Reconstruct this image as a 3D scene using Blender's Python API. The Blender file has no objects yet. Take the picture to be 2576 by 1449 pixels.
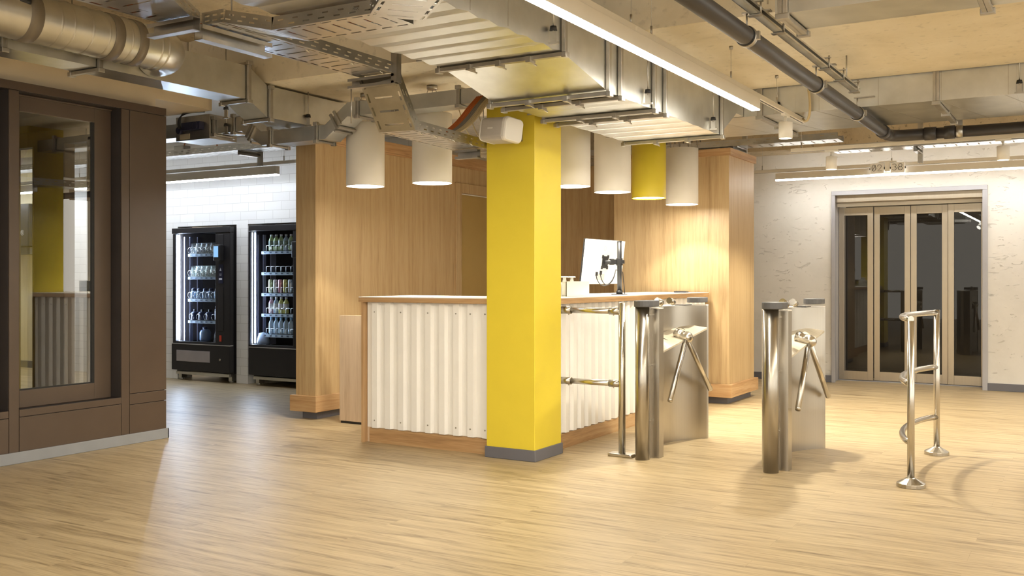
import bpy, bmesh, math, random
from mathutils import Vector, Matrix
random.seed(7)
C = bpy.context.scene.collection
SC = bpy.context.scene
PI = math.pi

# ------------------------------------------------------------------ camera, world, exposure
cam = bpy.data.cameras.new('camera'); camo = bpy.data.objects.new('camera', cam); C.objects.link(camo)
camo.location = (0, 0, 1.2); camo.rotation_euler = (PI/2, 0, math.radians(30.6))
cam.sensor_width = 36; cam.lens = 36*2474/2576; cam.shift_y = -24.5/2576
cam.clip_start = 0.05; cam.clip_end = 100
SC.camera = camo
SC.view_settings.view_transform = 'Standard'; SC.view_settings.look = 'None'
SC.view_settings.gamma = 1; SC.view_settings.use_curve_mapping = False
SC.view_settings.exposure = 1.42
w = bpy.data.worlds.new('world'); SC.world = w; w.use_nodes = True
w.node_tree.nodes['Background'].inputs[0].default_value = (1, .93, .8, 1)
w.node_tree.nodes['Background'].inputs[1].default_value = .85
WARM = (1, .90, .70); NEUTRAL = (1, .945, .82); COOL = (.86, .92, 1)

# ------------------------------------------------------------------ materials
MATS = {}
def newmat(name):
    m = bpy.data.materials.new(name); m.use_nodes = True
    nt = m.node_tree; b = nt.nodes['Principled BSDF']
    MATS[name] = m
    return m, nt, b
def N(nt, t, **kw):
    n = nt.nodes.new(t)
    for k, v in kw.items():
        if k in n.inputs: n.inputs[k].default_value = v
        else: setattr(n, k, v)
    return n
def coords(nt, scale=(1, 1, 1), rot=(0, 0, 0)):
    tc = N(nt, 'ShaderNodeTexCoord'); mp = N(nt, 'ShaderNodeMapping')
    mp.inputs['Scale'].default_value = scale; mp.inputs['Rotation'].default_value = rot
    nt.links.new(tc.outputs['Object'], mp.inputs['Vector'])
    return mp.outputs['Vector']
def ramp(nt, fac, stops):
    r = N(nt, 'ShaderNodeValToRGB'); e = r.color_ramp.elements
    while len(e) < len(stops): e.new(.5)
    for i, (p, c) in enumerate(stops):
        e[i].position = p; e[i].color = (*c, 1) if len(c) == 3 else c
    nt.links.new(fac, r.inputs[0]); return r.outputs[0]
def bump(nt, b, fac, strength, dist=.01):
    n = N(nt, 'ShaderNodeBump'); n.inputs['Strength'].default_value = strength; n.inputs['Distance'].default_value = dist
    nt.links.new(fac, n.inputs['Height']); nt.links.new(n.outputs[0], b.inputs['Normal'])
def plain(name, col, rough=.5, metal=0, noise=.06, nscale=6, bmp=0):
    m, nt, b = newmat(name)
    v = coords(nt)
    n = N(nt, 'ShaderNodeTexNoise', Scale=nscale, Detail=5.0); nt.links.new(v, n.inputs['Vector'])
    lo = tuple(c*(1-noise) for c in col); hi = tuple(min(1, c*(1+noise)) for c in col)
    nt.links.new(ramp(nt, n.outputs[0], [(.3, lo), (.7, hi)]), b.inputs['Base Color'])
    b.inputs['Roughness'].default_value = rough; b.inputs['Metallic'].default_value = metal
    if bmp: bump(nt, b, n.outputs[0], bmp)
    return m
def brushed(name, col, rough, scale, var=.1, bmp=.04, rv=.05):
    m, nt, b = newmat(name)
    v = coords(nt, scale)
    n = N(nt, 'ShaderNodeTexNoise', Scale=1.0, Detail=6.0); nt.links.new(v, n.inputs['Vector'])
    nt.links.new(ramp(nt, n.outputs[0], [(.3, tuple(c*(1-var) for c in col)), (.7, tuple(min(1, c*(1+var)) for c in col))]), b.inputs['Base Color'])
    b.inputs['Metallic'].default_value = 1
    mr = N(nt, 'ShaderNodeMapRange'); mr.inputs[3].default_value = rough-rv; mr.inputs[4].default_value = rough+rv
    nt.links.new(n.outputs[0], mr.inputs[0]); nt.links.new(mr.outputs[0], b.inputs['Roughness'])
    if bmp: bump(nt, b, n.outputs[0], bmp, .002)
    return m
def wood(name, dark, mid, light, axis='z', rough=.45, fine=1.0):
    m, nt, b = newmat(name)
    sc = {'z': (26, 26, .9), 'x': (.6, 15, 15), 'y': (15, .6, 15), 'h': (.8, .8, 18)}[axis]
    v = coords(nt, sc)
    n1 = N(nt, 'ShaderNodeTexNoise', Scale=1.0, Detail=7.0, Distortion=.6); n1.inputs['Roughness'].default_value = .6
    nt.links.new(v, n1.inputs['Vector'])
    v2 = coords(nt, tuple(s*9 for s in sc))
    n2 = N(nt, 'ShaderNodeTexNoise', Scale=1.0, Detail=4.0); nt.links.new(v2, n2.inputs['Vector'])
    mix = N(nt, 'ShaderNodeMath', operation='MULTIPLY_ADD'); mix.inputs[1].default_value = .38*fine
    nt.links.new(n2.outputs[0], mix.inputs[0]); nt.links.new(n1.outputs[0], mix.inputs[2])
    nt.links.new(ramp(nt, mix.outputs[0], [(.5, dark), (.66, mid), (.85, light)]), b.inputs['Base Color'])
    b.inputs['Roughness'].default_value = rough
    bump(nt, b, mix.outputs[0], .05, .003)
    return m
def emis(name, col, st):
    m = bpy.data.materials.new(name); m.use_nodes = True; nt = m.node_tree; nt.nodes.clear()
    e = nt.nodes.new('ShaderNodeEmission'); e.inputs[0].default_value = (*col, 1); e.inputs[1].default_value = st
    o = nt.nodes.new('ShaderNodeOutputMaterial'); nt.links.new(e.outputs[0], o.inputs[0]); MATS[name] = m
    return m
def glass(name, tint, ior=1.5, rough=0.0):
    m = bpy.data.materials.new(name); m.use_nodes = True; nt = m.node_tree; nt.nodes.clear()
    t = nt.nodes.new('ShaderNodeBsdfTransparent'); t.inputs[0].default_value = (*tint, 1)
    g = nt.nodes.new('ShaderNodeBsdfGlossy'); g.inputs['Roughness'].default_value = rough
    f = nt.nodes.new('ShaderNodeFresnel'); f.inputs[0].default_value = ior
    x = nt.nodes.new('ShaderNodeMixShader'); o = nt.nodes.new('ShaderNodeOutputMaterial')
    nt.links.new(f.outputs[0], x.inputs[0]); nt.links.new(t.outputs[0], x.inputs[1]); nt.links.new(g.outputs[0], x.inputs[2]); nt.links.new(x.outputs[0], o.inputs[0])
    MATS[name] = m; return m

OAK = wood('oak_panel', (.34, .225, .105), (.435, .30, .15), (.50, .36, .19), 'z', .45, 1.35)
OAKX = wood('oak_edge_along_x', (.33, .19, .085), (.45, .27, .125), (.54, .36, .19), 'h')
OAKY = wood('oak_edge_along_y', (.33, .19, .085), (.45, .27, .125), (.54, .36, .19), 'h')
PALE = wood('pale_oak', (.48, .35, .23), (.60, .45, .31), (.68, .53, .38), 'z', .5, 1.5)
PALEWALL = wood('pale_birch', (.66, .56, .35), (.78, .67, .43), (.83, .72, .48), 'z')
YELLOW = plain('yellow_paint', (.72, .575, .045), .38, noise=.02)
YELLOWSH = plain('yellow_shade', (.60, .42, .02), .4, noise=.02)
WHITEPANEL = plain('white_coated_sheet', (.87, .855, .83), .38, noise=.015)
WHITETOP = plain('white_laminate', (.85, .83, .80), .3, noise=.01)
SHADE = plain('cream_lampshade', (.86, .82, .75), .55, noise=.02)
GREYBASE = plain('grey_skirting', (.13, .13, .15), .5, noise=.05)
BROWN = plain('brown_cladding', (.088, .060, .042), .42, noise=.05)
BROWNFR = plain('brown_frame', (.098, .068, .048), .45, noise=.05)
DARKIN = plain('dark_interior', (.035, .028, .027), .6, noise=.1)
CREAM = plain('cream_plaster', (.72, .62, .46), .8, noise=.05, nscale=3, bmp=.1)
BLACK = plain('black_powder_coat', (.013, .012, .014), .42, noise=.1)
BLACKPL = plain('black_plastic', (.02, .02, .022), .35, noise=.1)
DARKGREY = plain('grey_lid_plastic', (.10, .10, .105), .5, noise=.05)
PIPE = plain('dark_grey_pipe', (.042, .038, .038), .42, noise=.08)
RUBBER = plain('black_rubber', (.01, .01, .01), .6)
WHITEPL = plain('white_plastic', (.80, .78, .73), .4, noise=.01)
TRACKW = plain('white_track', (.72, .68, .60), .4, noise=.02)
TAN = plain('tan_door_leaf', (.42, .29, .10), .4, noise=.02)
GALV = brushed('galvanised_steel', (.60, .60, .57), .36, (7, 7, 7), var=.09)
GALVD = brushed('galvanised_profile', (.46, .44, .40), .38, (14, 14, 14), var=.12)
TRAYM = brushed('galvanised_tray', (.60, .595, .57), .30, (9, 9, 9), var=.1)
STEEL = brushed('brushed_steel', (.46, .43, .38), .28, (160, 160, 1.2), var=.03, bmp=0, rv=.012)
STEELP = brushed('polished_steel', (.58, .55, .50), .25, (60, 60, 60), var=.02, bmp=0, rv=.01)
DOORAL = brushed('anodised_aluminium', (.44, .385, .305), .36, (60, 60, 3), var=.03, bmp=0, rv=.02)
DOORFR = plain('silver_frame', (.40, .40, .43), .45, .35, noise=.02)
GLASS = glass('window_glass', (.95, .96, .95), 1.68)
GLASSD = glass('door_glass', (.34, .32, .30), 1.5)
GLASSV = glass('vending_glass', (.93, .95, .98), 1.35)
ACRYL = glass('clear_acrylic', (.86, .88, .90), 1.5)

def floor_mat():
    m, nt, b = newmat('oak_vinyl_planks')
    v = coords(nt)
    br = N(nt, 'ShaderNodeTexBrick'); nt.links.new(v, br.inputs['Vector'])
    br.inputs['Scale'].default_value = 1; br.inputs['Brick Width'].default_value = 1.25; br.inputs['Row Height'].default_value = .19
    br.inputs['Mortar Size'].default_value = .0012; br.inputs['Mortar Smooth'].default_value = .3; br.inputs['Bias'].default_value = 0
    br.inputs['Color1'].default_value = (.25, .25, .25, 1); br.inputs['Color2'].default_value = (.75, .75, .75, 1); br.inputs['Mortar'].default_value = (.3, .3, .3, 1)
    br.offset = .37
    v1 = coords(nt, (1.5, 21, 1))
    addv = N(nt, 'ShaderNodeVectorMath', operation='MULTIPLY_ADD'); addv.inputs[1].default_value = (3, 3, 3)
    nt.links.new(br.outputs[0], addv.inputs[0]); nt.links.new(v1, addv.inputs[2])
    n1 = N(nt, 'ShaderNodeTexNoise', Scale=1.0, Detail=8.0, Distortion=.9); n1.inputs['Roughness'].default_value = .62
    nt.links.new(addv.outputs[0], n1.inputs['Vector'])
    v2 = coords(nt, (7, 130, 1)); n2 = N(nt, 'ShaderNodeTexNoise', Scale=1.0, Detail=4.0); nt.links.new(v2, n2.inputs['Vector'])
    a = N(nt, 'ShaderNodeMath', operation='MULTIPLY_ADD'); a.inputs[1].default_value = .42
    nt.links.new(n2.outputs[0], a.inputs[0]); nt.links.new(n1.outputs[0], a.inputs[2])
    a2 = N(nt, 'ShaderNodeMath', operation='MULTIPLY_ADD'); a2.inputs[1].default_value = .06
    nt.links.new(br.outputs[0], a2.inputs[0]); nt.links.new(a.outputs[0], a2.inputs[2])
    col = ramp(nt, a2.outputs[0], [(.50, (.17, .117, .058)), (.60, (.295, .215, .118)), (.71, (.41, .313, .18)), (.90, (.52, .41, .245))])
    mx = N(nt, 'ShaderNodeMixRGB'); mx.inputs[2].default_value = (.24, .165, .09, 1)
    mf = N(nt, 'ShaderNodeMath', operation='MULTIPLY'); mf.inputs[1].default_value = .22
    nt.links.new(br.outputs['Fac'], mf.inputs[0]); nt.links.new(mf.outputs[0], mx.inputs[0]); nt.links.new(col, mx.inputs[1])
    nt.links.new(mx.outputs[0], b.inputs['Base Color'])
    b.inputs['Roughness'].default_value = .42
    bump(nt, b, a2.outputs[0], .06, .004)
    return m
FLOOR = floor_mat()
def plaster(name, lo, mid, hi, sc, bst, speck=0.0, stretch=(1, 1, 1)):
    m, nt, b = newmat(name)
    v = coords(nt, stretch)
    n = N(nt, 'ShaderNodeTexNoise', Scale=sc, Detail=8.0, Distortion=.3); n.inputs['Roughness'].default_value = .65
    nt.links.new(v, n.inputs['Vector'])
    c = ramp(nt, n.outputs[0], [(.3, lo), (.5, mid), (.75, hi)])
    vo = N(nt, 'ShaderNodeTexNoise', Scale=sc*12, Detail=3.0); nt.links.new(v, vo.inputs['Vector'])
    cr = ramp(nt, vo.outputs[0], [(.30, (1-speck,)*3), (.40, (1, 1, 1))])
    mx = N(nt, 'ShaderNodeMixRGB', blend_type='MULTIPLY'); mx.inputs[0].default_value = 1
    nt.links.new(c, mx.inputs[1]); nt.links.new(cr, mx.inputs[2]); nt.links.new(mx.outputs[0], b.inputs['Base Color'])
    b.inputs['Roughness'].default_value = .85
    ad = N(nt, 'ShaderNodeMath', operation='MULTIPLY_ADD'); ad.inputs[1].default_value = .5
    nt.links.new(vo.outputs[0], ad.inputs[0]); nt.links.new(n.outputs[0], ad.inputs[2])
    bump(nt, b, ad.outputs[0], bst, .02)
    return m
CONC = plaster('ceiling_plaster', (.60, .53, .39), (.68, .61, .47), (.72, .66, .53), 1.6, .22, .16)
CONCR = plaster('raw_concrete', (.44, .37, .26), (.58, .50, .37), (.66, .59, .45), 2.2, .7, .4)
WALLW = plaster('white_rough_plaster', (.68, .66, .62), (.74, .72, .68), (.78, .76, .72), 2.0, .0, .0)
def rough_wall():
    nt = WALLW.node_tree; b = nt.nodes['Principled BSDF']
    v = coords(nt, (2.6, 2.6, 7)); n = N(nt, 'ShaderNodeTexNoise', Scale=2.6, Detail=9.0, Distortion=1.2); n.inputs['Roughness'].default_value = .7
    nt.links.new(v, n.inputs['Vector'])
    r = ramp(nt, n.outputs[0], [(.35, (0, 0, 0)), (.39, (1, 1, 1))])
    bump(nt, b, r, .6, .02)
rough_wall()
def tile_mat():
    m, nt, b = newmat('white_wall_tiles')
    v = coords(nt, (1, 1, 1), (PI/2, 0, 0))
    br = N(nt, 'ShaderNodeTexBrick'); nt.links.new(v, br.inputs['Vector'])
    br.inputs['Scale'].default_value = 1; br.inputs['Brick Width'].default_value = .25; br.inputs['Row Height'].default_value = .098
    br.inputs['Mortar Size'].default_value = .0025; br.inputs['Mortar Smooth'].default_value = .2
    br.inputs['Color1'].default_value = (.74, .74, .74, 1); br.inputs['Color2'].default_value = (.79, .79, .78, 1); br.inputs['Mortar'].default_value = (.56, .55, .54, 1)
    br.offset = .5
    nt.links.new(br.outputs[0], b.inputs['Base Color']); b.inputs['Roughness'].default_value = .28
    bump(nt, b, br.outputs['Fac'], -.25, .004)
    return m
TILE = tile_mat()
LINE_WARM = emis('warm_led_strip', NEUTRAL, 27)
LINE_FILL = emis('fill_led_strip', NEUTRAL, 20)
LINE_COOL = emis('cool_led_strip', COOL, 16)
LINE_WALL = emis('wall_led_strip', (1, .975, .93), 14)
DISC = emis('pendant_diffuser', (1, .95, .86), 16)
SPOTD = emis('spot_lens', (1, .94, .84), 12)
VLED = emis('vending_led', (.66, .80, 1), 60)
VSCREEN = emis('vending_screen', (.30, .58, .95), .4)
BOXLIGHT = emis('lit_panel', (.9, .95, 1), 3.0)

def lettering(name, body, size, mat, parent, loc):
    tx = bpy.data.curves.new(name, 'FONT'); tx.body = body; tx.size = size; tx.align_x = 'CENTER'; tx.align_y = 'CENTER'
    to = bpy.data.objects.new(name+'_curve', tx); C.objects.link(to)
    me = bpy.data.meshes.new_from_object(to.evaluated_get(bpy.context.evaluated_depsgraph_get()))
    bpy.data.objects.remove(to); bpy.data.curves.remove(tx)
    o = bpy.data.objects.new(name, me); C.objects.link(o); me.materials.append(mat); o.parent = parent
    r = parent
    while r.parent: r = r.parent
    o.location = Vector(loc)-Vector(r.location); o.rotation_euler = (PI/2, 0, 0); return o

# ------------------------------------------------------------------ mesh builder
class MB:
    def __init__(self): self.b = bmesh.new()
    def quad(self, pts, smooth=False):
        f = self.b.faces.new([self.b.verts.new(p) for p in pts]); f.smooth = smooth; return f
    def box(self, x0, x1, y0, y1, z0, z1):
        r = bmesh.ops.create_cube(self.b, size=1)
        for v in r['verts']:
            v.co = Vector((x0+(v.co.x+.5)*(x1-x0), y0+(v.co.y+.5)*(y1-y0), z0+(v.co.z+.5)*(z1-z0)))
        return r['verts']
    def obox(self, c, u, v, w):           # centre and three half axes
        c, u, v, w = map(Vector, (c, u, v, w))
        r = bmesh.ops.create_cube(self.b, size=2)
        for q in r['verts']: q.co = c+u*q.co.x+v*q.co.y+w*q.co.z
    def beam(self, p0, p1, wd, ht, up=(0, 0, 1)):
        p0, p1 = Vector(p0), Vector(p1); t = (p1-p0); L = t.length; t.normalize(); up = Vector(up)
        n = t.cross(up).normalized(); k = n.cross(t).normalized()
        self.obox((p0+p1)/2, t*L/2, n*wd/2, k*ht/2)
    def channel(self, p0, p1, wd, ht, th=.003, up=(0, 0, 1)):     # C profile open on the +n side with lips
        p0, p1 = Vector(p0), Vector(p1); t = (p1-p0); L = t.length; t.normalize(); up = Vector(up)
        n = t.cross(up).normalized(); k = n.cross(t).normalized(); c = (p0+p1)/2
        self.obox(c-n*wd/2, t*L/2, n*th/2, k*ht/2)
        for s in (-1, 1):
            self.obox(c+k*s*(ht/2-th/2), t*L/2, n*wd/2, k*th/2)
            self.obox(c+n*wd/2+k*s*(ht/2-ht*.14), t*L/2, n*th/2, k*ht*.14)
    def cyl(self, p0, p1, r0, r1=None, seg=20, caps=True):
        r1 = r0 if r1 is None else r1
        p0, p1 = Vector(p0), Vector(p1); t = (p1-p0).normalized()
        a = Vector((0, 0, 1)) if abs(t.z) < .9 else Vector((1, 0, 0))
        n = t.cross(a).normalized(); k = t.cross(n)
        R0 = [self.b.verts.new(p0+(n*math.cos(2*PI*i/seg)+k*math.sin(2*PI*i/seg))*r0) for i in range(seg)]
        R1 = [self.b.verts.new(p1+(n*math.cos(2*PI*i/seg)+k*math.sin(2*PI*i/seg))*r1) for i in range(seg)]
        for i in range(seg):
            f = self.b.faces.new((R0[i], R0[(i+1) % seg], R1[(i+1) % seg], R1[i])); f.smooth = True
        if caps:
            self.b.faces.new(R0[::-1]); self.b.faces.new(R1)
    def tube(self, pts, r, seg=12, caps=True):
        pts = [Vector(p) for p in pts]; rings = []; prev = None
        for i, p in enumerate(pts):
            t = (pts[min(i+1, len(pts)-1)]-pts[max(i-1, 0)]).normalized()
            if prev is None:
                a = Vector((0, 0, 1)) if abs(t.z) < .9 else Vector((1, 0, 0)); n = t.cross(a).normalized()
            else: n = (prev-t*prev.dot(t)).normalized()
            prev = n; k = t.cross(n)
            rr = r[i] if isinstance(r, (list, tuple)) else r
            rings.append([self.b.verts.new(p+(n*math.cos(2*PI*j/seg)+k*math.sin(2*PI*j/seg))*rr) for j in range(seg)])
        for a, b2 in zip(rings, rings[1:]):
            for j in range(seg):
                f = self.b.faces.new((a[j], a[(j+1) % seg], b2[(j+1) % seg], b2[j])); f.smooth = True
        if caps:
            self.b.faces.new(rings[0][::-1]); self.b.faces.new(rings[-1])
    def lathe(self, prof, c=(0, 0, 0), seg=28, smooth=True, axis=None):
        c = Vector(c); rings = []
        ax = Vector(axis).normalized() if axis else Vector((0, 0, 1))
        a = Vector((1, 0, 0)) if abs(ax.x) < .9 else Vector((0, 1, 0))
        n = (a-ax*a.dot(ax)).normalized(); k = ax.cross(n)
        for r, z in prof:
            if r < 1e-6: rings.append([self.b.verts.new(c+ax*z)])
            else: rings.append([self.b.verts.new(c+ax*z+(n*math.cos(2*PI*j/seg)+k*math.sin(2*PI*j/seg))*r) for j in range(seg)])
        for A, B in zip(rings, rings[1:]):
            for j in range(seg):
                j2 = (j+1) % seg
                if len(A) == 1 and len(B) == 1: continue
                q = (A[0], B[j2], B[j]) if len(A) == 1 else (A[j], A[j2], B[0]) if len(B) == 1 else (A[j], A[j2], B[j2], B[j])
                f = self.b.faces.new(q); f.smooth = smooth
    def prism(self, poly, z0, z1, smooth=False, caps=True):
        A = [self.b.verts.new((x, y, z0)) for x, y in poly]; B = [self.b.verts.new((x, y, z1)) for x, y in poly]
        n = len(poly)
        for i in range(n):
            f = self.b.faces.new((A[i], A[(i+1) % n], B[(i+1) % n], B[i])); f.smooth = smooth
        if caps: self.b.faces.new(A[::-1]); self.b.faces.new(B)
    def loft(self, rings, caps=True, closed=True):
        R = [[self.b.verts.new(p) for p in r] for r in rings]; n = len(R[0])
        for A, B in zip(R, R[1:]):
            for i in range(n if closed else n-1): self.b.faces.new((A[i], A[(i+1) % n], B[(i+1) % n], B[i]))
        if caps: self.b.faces.new(R[0][::-1]); self.b.faces.new(R[-1])
    def plate(self, o, U, V, us, vs, hole):     # sheet with punched slots
        o, U, V = map(Vector, (o, U, V)); G = {}
        def g(i, j):
            if (i, j) not in G: G[(i, j)] = self.b.verts.new(o+U*us[i]+V*vs[j])
            return G[(i, j)]
        for i in range(len(us)-1):
            for j in range(len(vs)-1):
                if not hole(i, j): self.b.faces.new((g(i, j), g(i+1, j), g(i+1, j+1), g(i, j+1)))
    def build(self, name, mat, parent=None, bevel=0, solid=0, origin=None, recalc=True):
        if recalc: bmesh.ops.recalc_face_normals(self.b, faces=self.b.faces)
        if parent is not None:
            r = parent
            while r.parent: r = r.parent
            off = Vector(r.location)
        elif origin is not None: off = Vector(origin)
        else:
            vs = [v.co for v in self.b.verts]
            off = Vector(((min(v.x for v in vs)+max(v.x for v in vs))/2, (min(v.y for v in vs)+max(v.y for v in vs))/2, min(v.z for v in vs)))
        bmesh.ops.translate(self.b, verts=self.b.verts, vec=-off)
        me = bpy.data.meshes.new(name); self.b.to_mesh(me); self.b.free()
        me.materials.append(mat)
        o = bpy.data.objects.new(name, me); C.objects.link(o)
        if parent is not None: o.parent = parent
        else: o.location = off
        if solid:
            s = o.modifiers.new('thickness', 'SOLIDIFY'); s.thickness = solid; s.offset = 0
        if bevel:
            s = o.modifiers.new('edges', 'BEVEL'); s.width = bevel; s.segments = 2; s.limit_method = 'ANGLE'; s.angle_limit = math.radians(40)
        return o
def tag(o, label, cat=None, group=None, kind=None):
    o['label'] = label
    if cat: o['category'] = cat
    if group: o['group'] = group
    if kind: o['kind'] = kind
    return o
def thing(name, label, cat, loc, group=None, kind=None):
    o = bpy.data.objects.new(name, None); C.objects.link(o); o.location = loc; o.empty_display_size = .1
    return tag(o, label, cat, group, kind)
def struct(name, mb, mat, label, cat='wall', **kw):
    o = mb.build(name, mat, origin=kw.pop('origin', (0, 0, 0)), **kw); return tag(o, label, cat, kind='structure')
def dup(root, loc, label=None, rot=None):
    def cp(o, par):
        c = o.copy(); C.objects.link(c)
        if par: c.parent = par
        for ch in KIDS.get(o.name, ()): cp(ch, c)
        return c
    KIDS = {}
    for ch in root.children_recursive: KIDS.setdefault(ch.parent.name, []).append(ch)
    r = cp(root, None); r.location = loc
    if label: r['label'] = label
    if rot is not None: r.rotation_euler = rot
    return r
def light(kind, name, parent, loc, energy, col, **kw):
    l = bpy.data.lights.new(name, kind); l.energy = energy; l.color = col
    rot = kw.pop('rot', None)
    for k, v in kw.items(): setattr(l, k, v)
    o = bpy.data.objects.new(name, l); C.objects.link(o); o.parent = parent
    o.location = Vector(loc)-Vector(parent.location)
    if rot: o.rotation_euler = rot
    return o
def stadium(cx, cy, rx, L, n=10):       # rounded strip along y
    p = []
    for i in range(n+1): a = PI*i/n; p.append((cx+rx*math.cos(a), cy+L/2-rx+rx*math.sin(a)))
    for i in range(n+1): a = PI+PI*i/n; p.append((cx+rx*math.cos(a), cy-L/2+rx+rx*math.sin(a)))
    return p
def rrect(x0, x1, y0, y1, r, n=5):
    p = []
    for cx, cy, a0 in ((x1-r, y1-r, 0), (x0+r, y1-r, PI/2), (x0+r, y0+r, PI), (x1-r, y0+r, 1.5*PI)):
        for i in range(n+1): a = a0+PI/2*i/n; p.append((cx+r*math.cos(a), cy+r*math.sin(a)))
    return p
def bez(p0, p1, p2, p3, n=16):
    p0, p1, p2, p3 = map(Vector, (p0, p1, p2, p3)); out = []
    for i in range(n+1):
        t = i/n; out.append(p0*(1-t)**3+p1*3*t*(1-t)**2+p2*3*t*t*(1-t)+p3*t**3)
    return out

# ------------------------------------------------------------------ the setting
ZC, ZS = 3.05, 2.65            # slab and dropped plaster soffit
m = MB(); m.box(-13.6, 7.5, -7.5, 13.5, -.1, 0); struct('floor', m, FLOOR, 'pale oak plank floor running through the whole lobby', 'floor')
m = MB(); m.box(-13.6, 7.5, -7.5, 13.5, ZC, ZC+.1); struct('ceiling', m, CONCR, 'rough concrete slab above the ducts and trays', 'ceiling')
m = MB(); m.box(-6.1, 4.4, 5.34, 7.44, ZS, ZC); struct('ceiling_soffit', m, CONC, 'dropped cream plastered soffit crossing the room above pendants and track', 'ceiling')
m = MB(); m.box(-13.4, 4.4, 11.2, 11.649, 2.66, ZC); struct('ceiling_beam', m, CONCR, 'rough concrete beam along the top of the glass door wall', 'beam')
m = MB(); m.box(-13.5, -6.12, 5.66, 8.07, ZC-.02, ZC); struct('ceiling_painted', m, WHITETOP, 'white painted ceiling strip above the vending machines', 'ceiling')
# back wall with the glass doors (recess from x -2.59 to -1.0)
m = MB()
m.box(-5.9, -2.60, 11.65, 12.4, 0, ZC); m.box(-.985, 4.5, 11.65, 12.4, 0, ZC); m.box(-2.60, -.985, 11.65, 12.4, 2.19, ZC)
struct('wall_back', m, WALLW, 'rough white plastered wall around the glass sliding doors')
m = MB(); m.box(-5.9, -2.60, 11.63, 11.65, 0, .08); m.box(-2.62, -2.60, 11.65, 12.0, 0, .08); m.box(-.985, 4.5, 11.63, 11.65, 0, .08)
struct('baseboard_back', m, GREYBASE, 'low grey skirting along the rough white wall', 'baseboard', bevel=.003)
m = MB(); m.box(-13.5, -11.75, 8.08, 8.3, 0, ZC); struct('wall_birch', m, PALEWALL, 'pale birch wall seen through the brown booth window')
m = MB(); m.box(-13.5, -11.75, 8.06, 8.08, 0, .09); struct('baseboard_birch', m, GREYBASE, 'grey skirting below the pale birch wall', 'baseboard')
m = MB()
m.box(-11.75, -9.42, 8.08, 8.3, 0, ZC); m.box(-8.44, -8.26, 8.08, 8.3, 0, ZC); m.box(-7.28, -5.92, 8.08, 8.3, 0, ZC)
m.box(-9.42, -8.44, 8.08, 8.3, 1.815, ZC); m.box(-8.26, -7.28, 8.08, 8.3, 1.815, ZC)
struct('wall_tiled', m, TILE, 'white tiled wall around the two vending machines')
m = MB(); m.box(-9.6, -7.1, 8.95, 9.05, 0, 2.0); struct('wall_niche', m, DARKIN, 'dark back of the niches behind the vending machines')
m = MB(); m.box(-13.5, -6.18, 5.56, 5.65, 2.565, ZC) 
struct('ceiling_downstand', m, CREAM, 'cream downstand beam behind the brown booth under the ceiling', 'beam')
m = MB(); m.box(-6.6, -6.12, -4.5, 5.04, 2.482, ZC); m.box(-6.6, -6.12, 5.04, 5.559, 2.56, ZC); struct('wall_above_booth', m, CREAM, 'cream plaster band between brown booth top and ceiling')
# unseen sides of the room
m = MB(); m.box(-13.7, -13.6, -4.6, 13.5, 0, ZC); struct('wall_left', m, WALLW, 'white plastered wall at the far left')
# timber clad wall with the staff door, and timber block on the right
m = MB()
m.box(-5.9, -5.68, 6.33, 8.44, .07, 2.47); m.box(-5.9, -5.68, 9.42, 13.4, .07, 2.47); m.box(-5.9, -5.68, 8.44, 9.42, 2.09, 2.47); m.box(-5.9, -5.80, 8.44, 9.42, .07, 2.09)
struct('wall_timber', m, OAK, 'oak clad partition behind the reception counter')
m = MB(); m.box(-5.67, -5.655, 6.33, 13.4, 2.37, 2.47); m.box(-5.68, -5.67, 6.33, 13.4, 2.355, 2.47)
struct('trim_1', m, OAKY, 'oak trim strip along the top of the oak clad partition', 'trim', bevel=.002)
m = MB(); m.box(-5.94, -5.645, 6.295, 13.4, .065, .20); struct('trim_2', m, OAKY, 'projecting oak plinth of the oak clad partition', 'trim', bevel=.003)
m = MB(); m.box(-5.86, -5.70, 6.37, 13.4, 0, .065); struct('baseboard_timber', m, GREYBASE, 'recessed dark kick strip under the oak clad partition', 'baseboard')
m = MB(); m.box(-4.18, -2.985, 9.1, 9.9, .07, 2.44); m.box(-5.64, -4.181, 9.8, 9.9, .0, 2.44)
struct('wall_timber_block', m, OAK, 'oak clad block behind the far end of the counter')
m = MB(); m.box(-4.18, -2.965, 9.085, 9.92, 2.37, 2.44);
struct('trim_3', m, OAKX, 'oak edge trim around the top of the oak block', 'trim', bevel=.002)
m = MB(); m.box(-4.2, -2.95, 9.065, 9.935, .065, .19); struct('trim_4', m, OAKX, 'projecting oak plinth around the oak block', 'trim', bevel=.003)
m = MB(); m.box(-4.15, -3.01, 9.13, 9.87, 0, .065); struct('baseboard_block', m, GREYBASE, 'recessed dark kick strip under the oak block', 'baseboard')
# staff door in the oak partition
d2 = thing('door_1', 'plain tan staff door framed in the oak partition behind the counter', 'door', (-5.68, 8.93, 0), kind='structure')
m = MB(); m.box(-5.70, -5.655, 8.44, 8.54, 0, 2.19); m.box(-5.70, -5.655, 9.32, 9.42, 0, 2.19); m.box(-5.70, -5.655, 8.54, 9.32, 2.088, 2.19)
m.build('frame', OAK, d2, bevel=.004)
m = MB(); m.box(-5.79, -5.69, 8.54, 9.32, .01, 2.075); m.build('leaf', TAN, d2, bevel=.003)
m = MB(); m.box(-5.79, -5.695, 8.54, 9.32, 2.076, 2.087); m.build('top_seal', WHITEPL, d2)

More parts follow.
